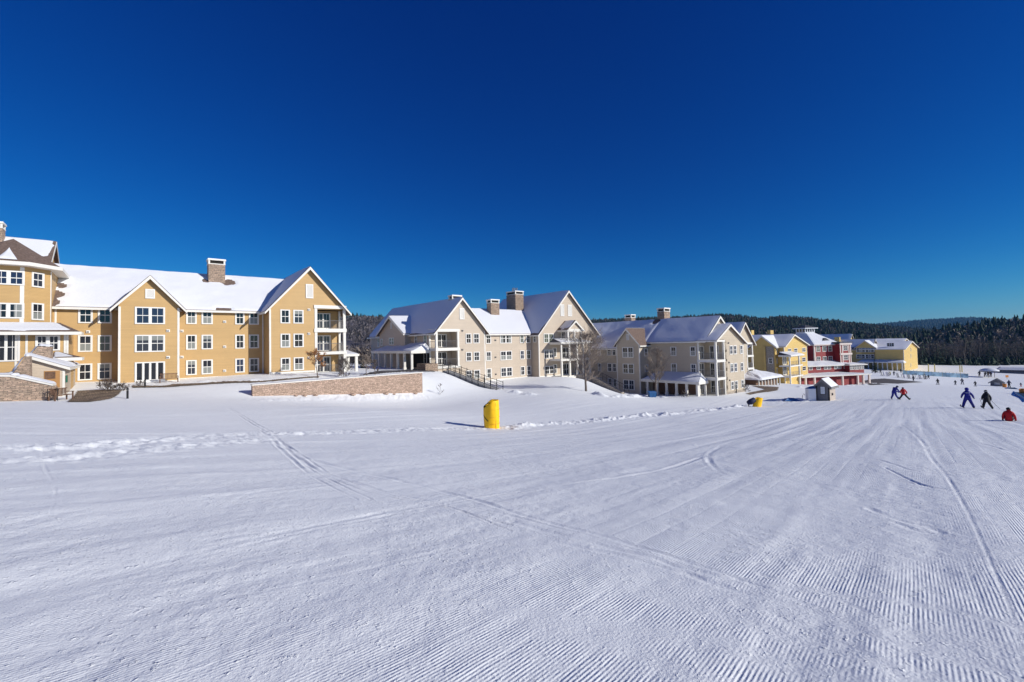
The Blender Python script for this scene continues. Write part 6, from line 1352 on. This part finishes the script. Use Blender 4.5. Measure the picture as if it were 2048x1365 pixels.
# small grey hut, umbrella shelter, low snowy building, moving carpet and padding at the far right
x, y, z = gz(1993, 773); FK = Frame(1981, 773, y, -52); zb = z
B = Bld('lift_hut', FK, zb, 'small grey gabled hut with an open window among the skiers at the right', 'hut')
k_ = y / 910; W_ = FK.s(2005, 773); hE = 9 * k_; hA = 17 * k_
w = MB(); 
w.box(0, W_ * .28, 0, 2, zb - .4, zb + hE); w.box(W_ * .78, W_, 0, 2, zb - .4, zb + hE); w.box(W_ * .28, W_ * .78, 0, 2, zb - .4, zb + hE * .35); w.box(W_ * .28, W_ * .78, 0, 2, zb + hE * .85, zb + hE); w.prism([(0, zb + hE), (W_, zb + hE), (W_ / 2, zb + hA - .2)], 0, 2, 't'); B.put(w, 'wall', 'greyboard')
roof(B, 0, W_, 0, 2, zb + hE, zb + hA - .25, 't', .4, th=.08, mats=('roofgrey', 'greyboard'), snow=(0, 0), gov=.3); w = MB(); w.box(W_ * .3, W_ * .76, .4, .45, zb + hE * .36, zb + hE * .84); B.put(w, 'pane', 'paper')  # pale sheet colours in the bright interior behind the open window
x, y, z = gz(1979, 754.5); k_ = y / 910; r = tag(empty('umbrella_shelter', (x, y, z), 0), 'round umbrella shelter with a thick cap of snow, people standing beneath it', 'shelter'); R_ = 14.5 * k_; h0 = 12.5 * k_; h1 = 19 * k_
for a_ in range(4): MB().tube([(R_ * .5 * math.cos(a_ * 1.57 + .6), R_ * .5 * math.sin(a_ * 1.57 + .6), -.3), (R_ * .5 * math.cos(a_ * 1.57 + .6), R_ * .5 * math.sin(a_ * 1.57 + .6), h0)], .07, 6).build('post', 'wood', r, loc=(0, 0, 0))
q = MB(); q.tube([(0, 0, h0 - .25), (0, 0, h0), (0, 0, h0 + (h1 - h0) * .5), (0, 0, h1 - .25)], [R_ * .98, R_ * 1.0, R_ * .6, .1], 20); q.build('canopy', 'roofgrey', r, loc=(0, 0, 0))
q = MB(); q.tube([(0, 0, h0 + .03), (0, 0, h0 + .3), (0, 0, h0 + (h1 - h0) * .6), (0, 0, h1 - .15), (0, 0, h1)], [R_ * 1.01, R_ * .96, R_ * .72, R_ * .35, .1], 20); q.build('snow', 'snow', r, loc=(0, 0, 0), smooth=True)
_q = gz(1996, 746.5); q0 = (_q[0], _q[1], _q[2]); FQ = Frame(1996, 745, _q[1], -46); B = Bld('equipment_building', FQ, q0[2], 'long low grey building buried under a flat layer of snow at the right edge', 'building'); zt_ = q0[2] + .35 + 3.0 / 910 * _q[1]
w = MB(); w.box(0, 26, 0, 8, q0[2] - 1.5, zt_ - .35); B.put(w, 'wall', 'greyboard'); w = MB(); w.box(-.3, 26.3, -.4, 8.4, zt_ - .34, zt_ + .1); rf = B.put(w, 'roof', 'roofgrey'); w = MB(); w.add([(-.3, -.4, zt_ + .202), (26.3, -.4, zt_ + .202), (26.3, 8.4, zt_ + .202), (-.3, 8.4, zt_ + .202), (.8, 1.5, zt_ + 1.15), (25, 1.5, zt_ + 1.15), (25, 7, zt_ + 1.3), (.8, 7, zt_ + 1.3)], [(0, 3, 2, 1), (4, 5, 6, 7), (0, 1, 5, 4), (1, 2, 6, 5), (2, 3, 7, 6), (3, 0, 4, 7)]); w.build('snow', 'snow', rf, loc=(0, 0, 0))
A_ = np.array(gz(2021, 777)); Z_ = np.array(gz(2075, 806)); dv = Z_ - A_; sd = np.array([-dv[1], dv[0], 0]); sd /= np.linalg.norm(sd)
r = tag(empty('moving_carpet', tuple(A_)), 'dark moving carpet lift running down the snow at the right edge', 'carpet lift')
for nm, o_, hw, z0_, m_ in (('belt', 0, .55, .16, 'black'), ('side_rail', .68, .08, .22, 'bluetarp'), ('side_rail', -.68, .08, .22, 'bluetarp')):
    q = MB(); V = []
    for f in (0, 1):
        for a_, b_ in ((-1, -.3), (1, -.3), (1, z0_), (-1, z0_)): V.append(dv * f + sd * (o_ + a_ * hw) + np.array([0, 0, b_]))
    q.add(V, [(0, 1, 2, 3), (7, 6, 5, 4), (0, 4, 5, 1), (1, 5, 6, 2), (2, 6, 7, 3), (3, 7, 4, 0)]); q.build(nm, m_, r, loc=(0, 0, 0))
for px, py, hp, lb in ((2009.5, 776, 7.5, 'orange padding block beside the small grey hut'), (2045, 789, 11, 'orange padding block beside the moving carpet at the right edge')):
    x, y, z = gz(px, py); k_ = y / 910; r_ = cyl_pad('p', hp * .42 * k_, hp * k_, .1, int(px)).build('padding_block', 'orange', None, loc=(x, y, z - .05), smooth=True); tag(r_, lb, 'padding')
x, y, z = gz(2014, 758); r = tag(empty('caution_sign', (x, y, z)), 'small orange sign on a post behind the grey hut', 'sign'); k_ = y / 910; MB().tube([(0, 0, -.2), (0, 0, 5 * k_)], .04, 5).build('post', 'rail', r, loc=(0, 0, 0)); MB().box(-3 * k_, 3 * k_, -.06, -.045, 4 * k_, 8.5 * k_).build('board', 'orange', r, loc=(0, 0, 0))

# dark undergrowth along the forest edge
tag(forest('undergrowth', [tuple(at(rg.uniform(1838, 2110), 740, rg.uniform(226, 262)) + np.array([0, 0, .3])) for k in range(900)], (2.5, 7), 'c', ['pined', 'pine'], 77, wr=.3, nl=6, rag=.7), 'dark undergrowth filling the foot of the forest edge', 'undergrowth')
# the cold blue air over the valley
hz = MB(); hz.box(-3200, 4200, -300, 4600, -60, 190); o = hz.build('haze', 'snow', None, loc=(0, 0, 0)); o['kind'] = 'stuff'
hm = bpy.data.materials.new('haze'); hm.use_nodes = True; hn = hm.node_tree; hn.nodes.remove(hn.nodes['Principled BSDF']); pv = hn.nodes.new('ShaderNodeVolumePrincipled')
pv.inputs['Color'].default_value = (.18, .50, .95, 1); pv.inputs['Density'].default_value = .00008; hn.links.new(pv.outputs[0], hn.nodes['Material Output'].inputs['Volume'])
o.data.materials.clear(); o.data.materials.append(hm)

# telling apart the trees that still share a label: by their order from left to right
by = {}
for o in list(C.objects):
    if o.parent is None and o.get('group') in ('conifers along the forest edge', 'leafless trees along the forest edge', 'rocks at the foot of the stone wall'): by.setdefault(o['label'], []).append(o)
for lb, L_ in by.items():
    if len(L_) < 2: continue
    L_.sort(key=lambda o: o.location.x / o.location.y)
    wd = {2: ['left', 'right'], 3: ['left', 'centre', 'right'], 4: ['leftmost', 'second', 'third', 'rightmost'], 5: ['leftmost', 'second', 'central', 'fourth', 'rightmost']}.get(len(L_)) or ['leftmost', 'second', 'third', 'fourth', 'fifth', 'sixth', 'seventh', 'eighth'][:len(L_)]
    for o, w_ in zip(L_, wd): o['label'] = w_ + ' ' + lb
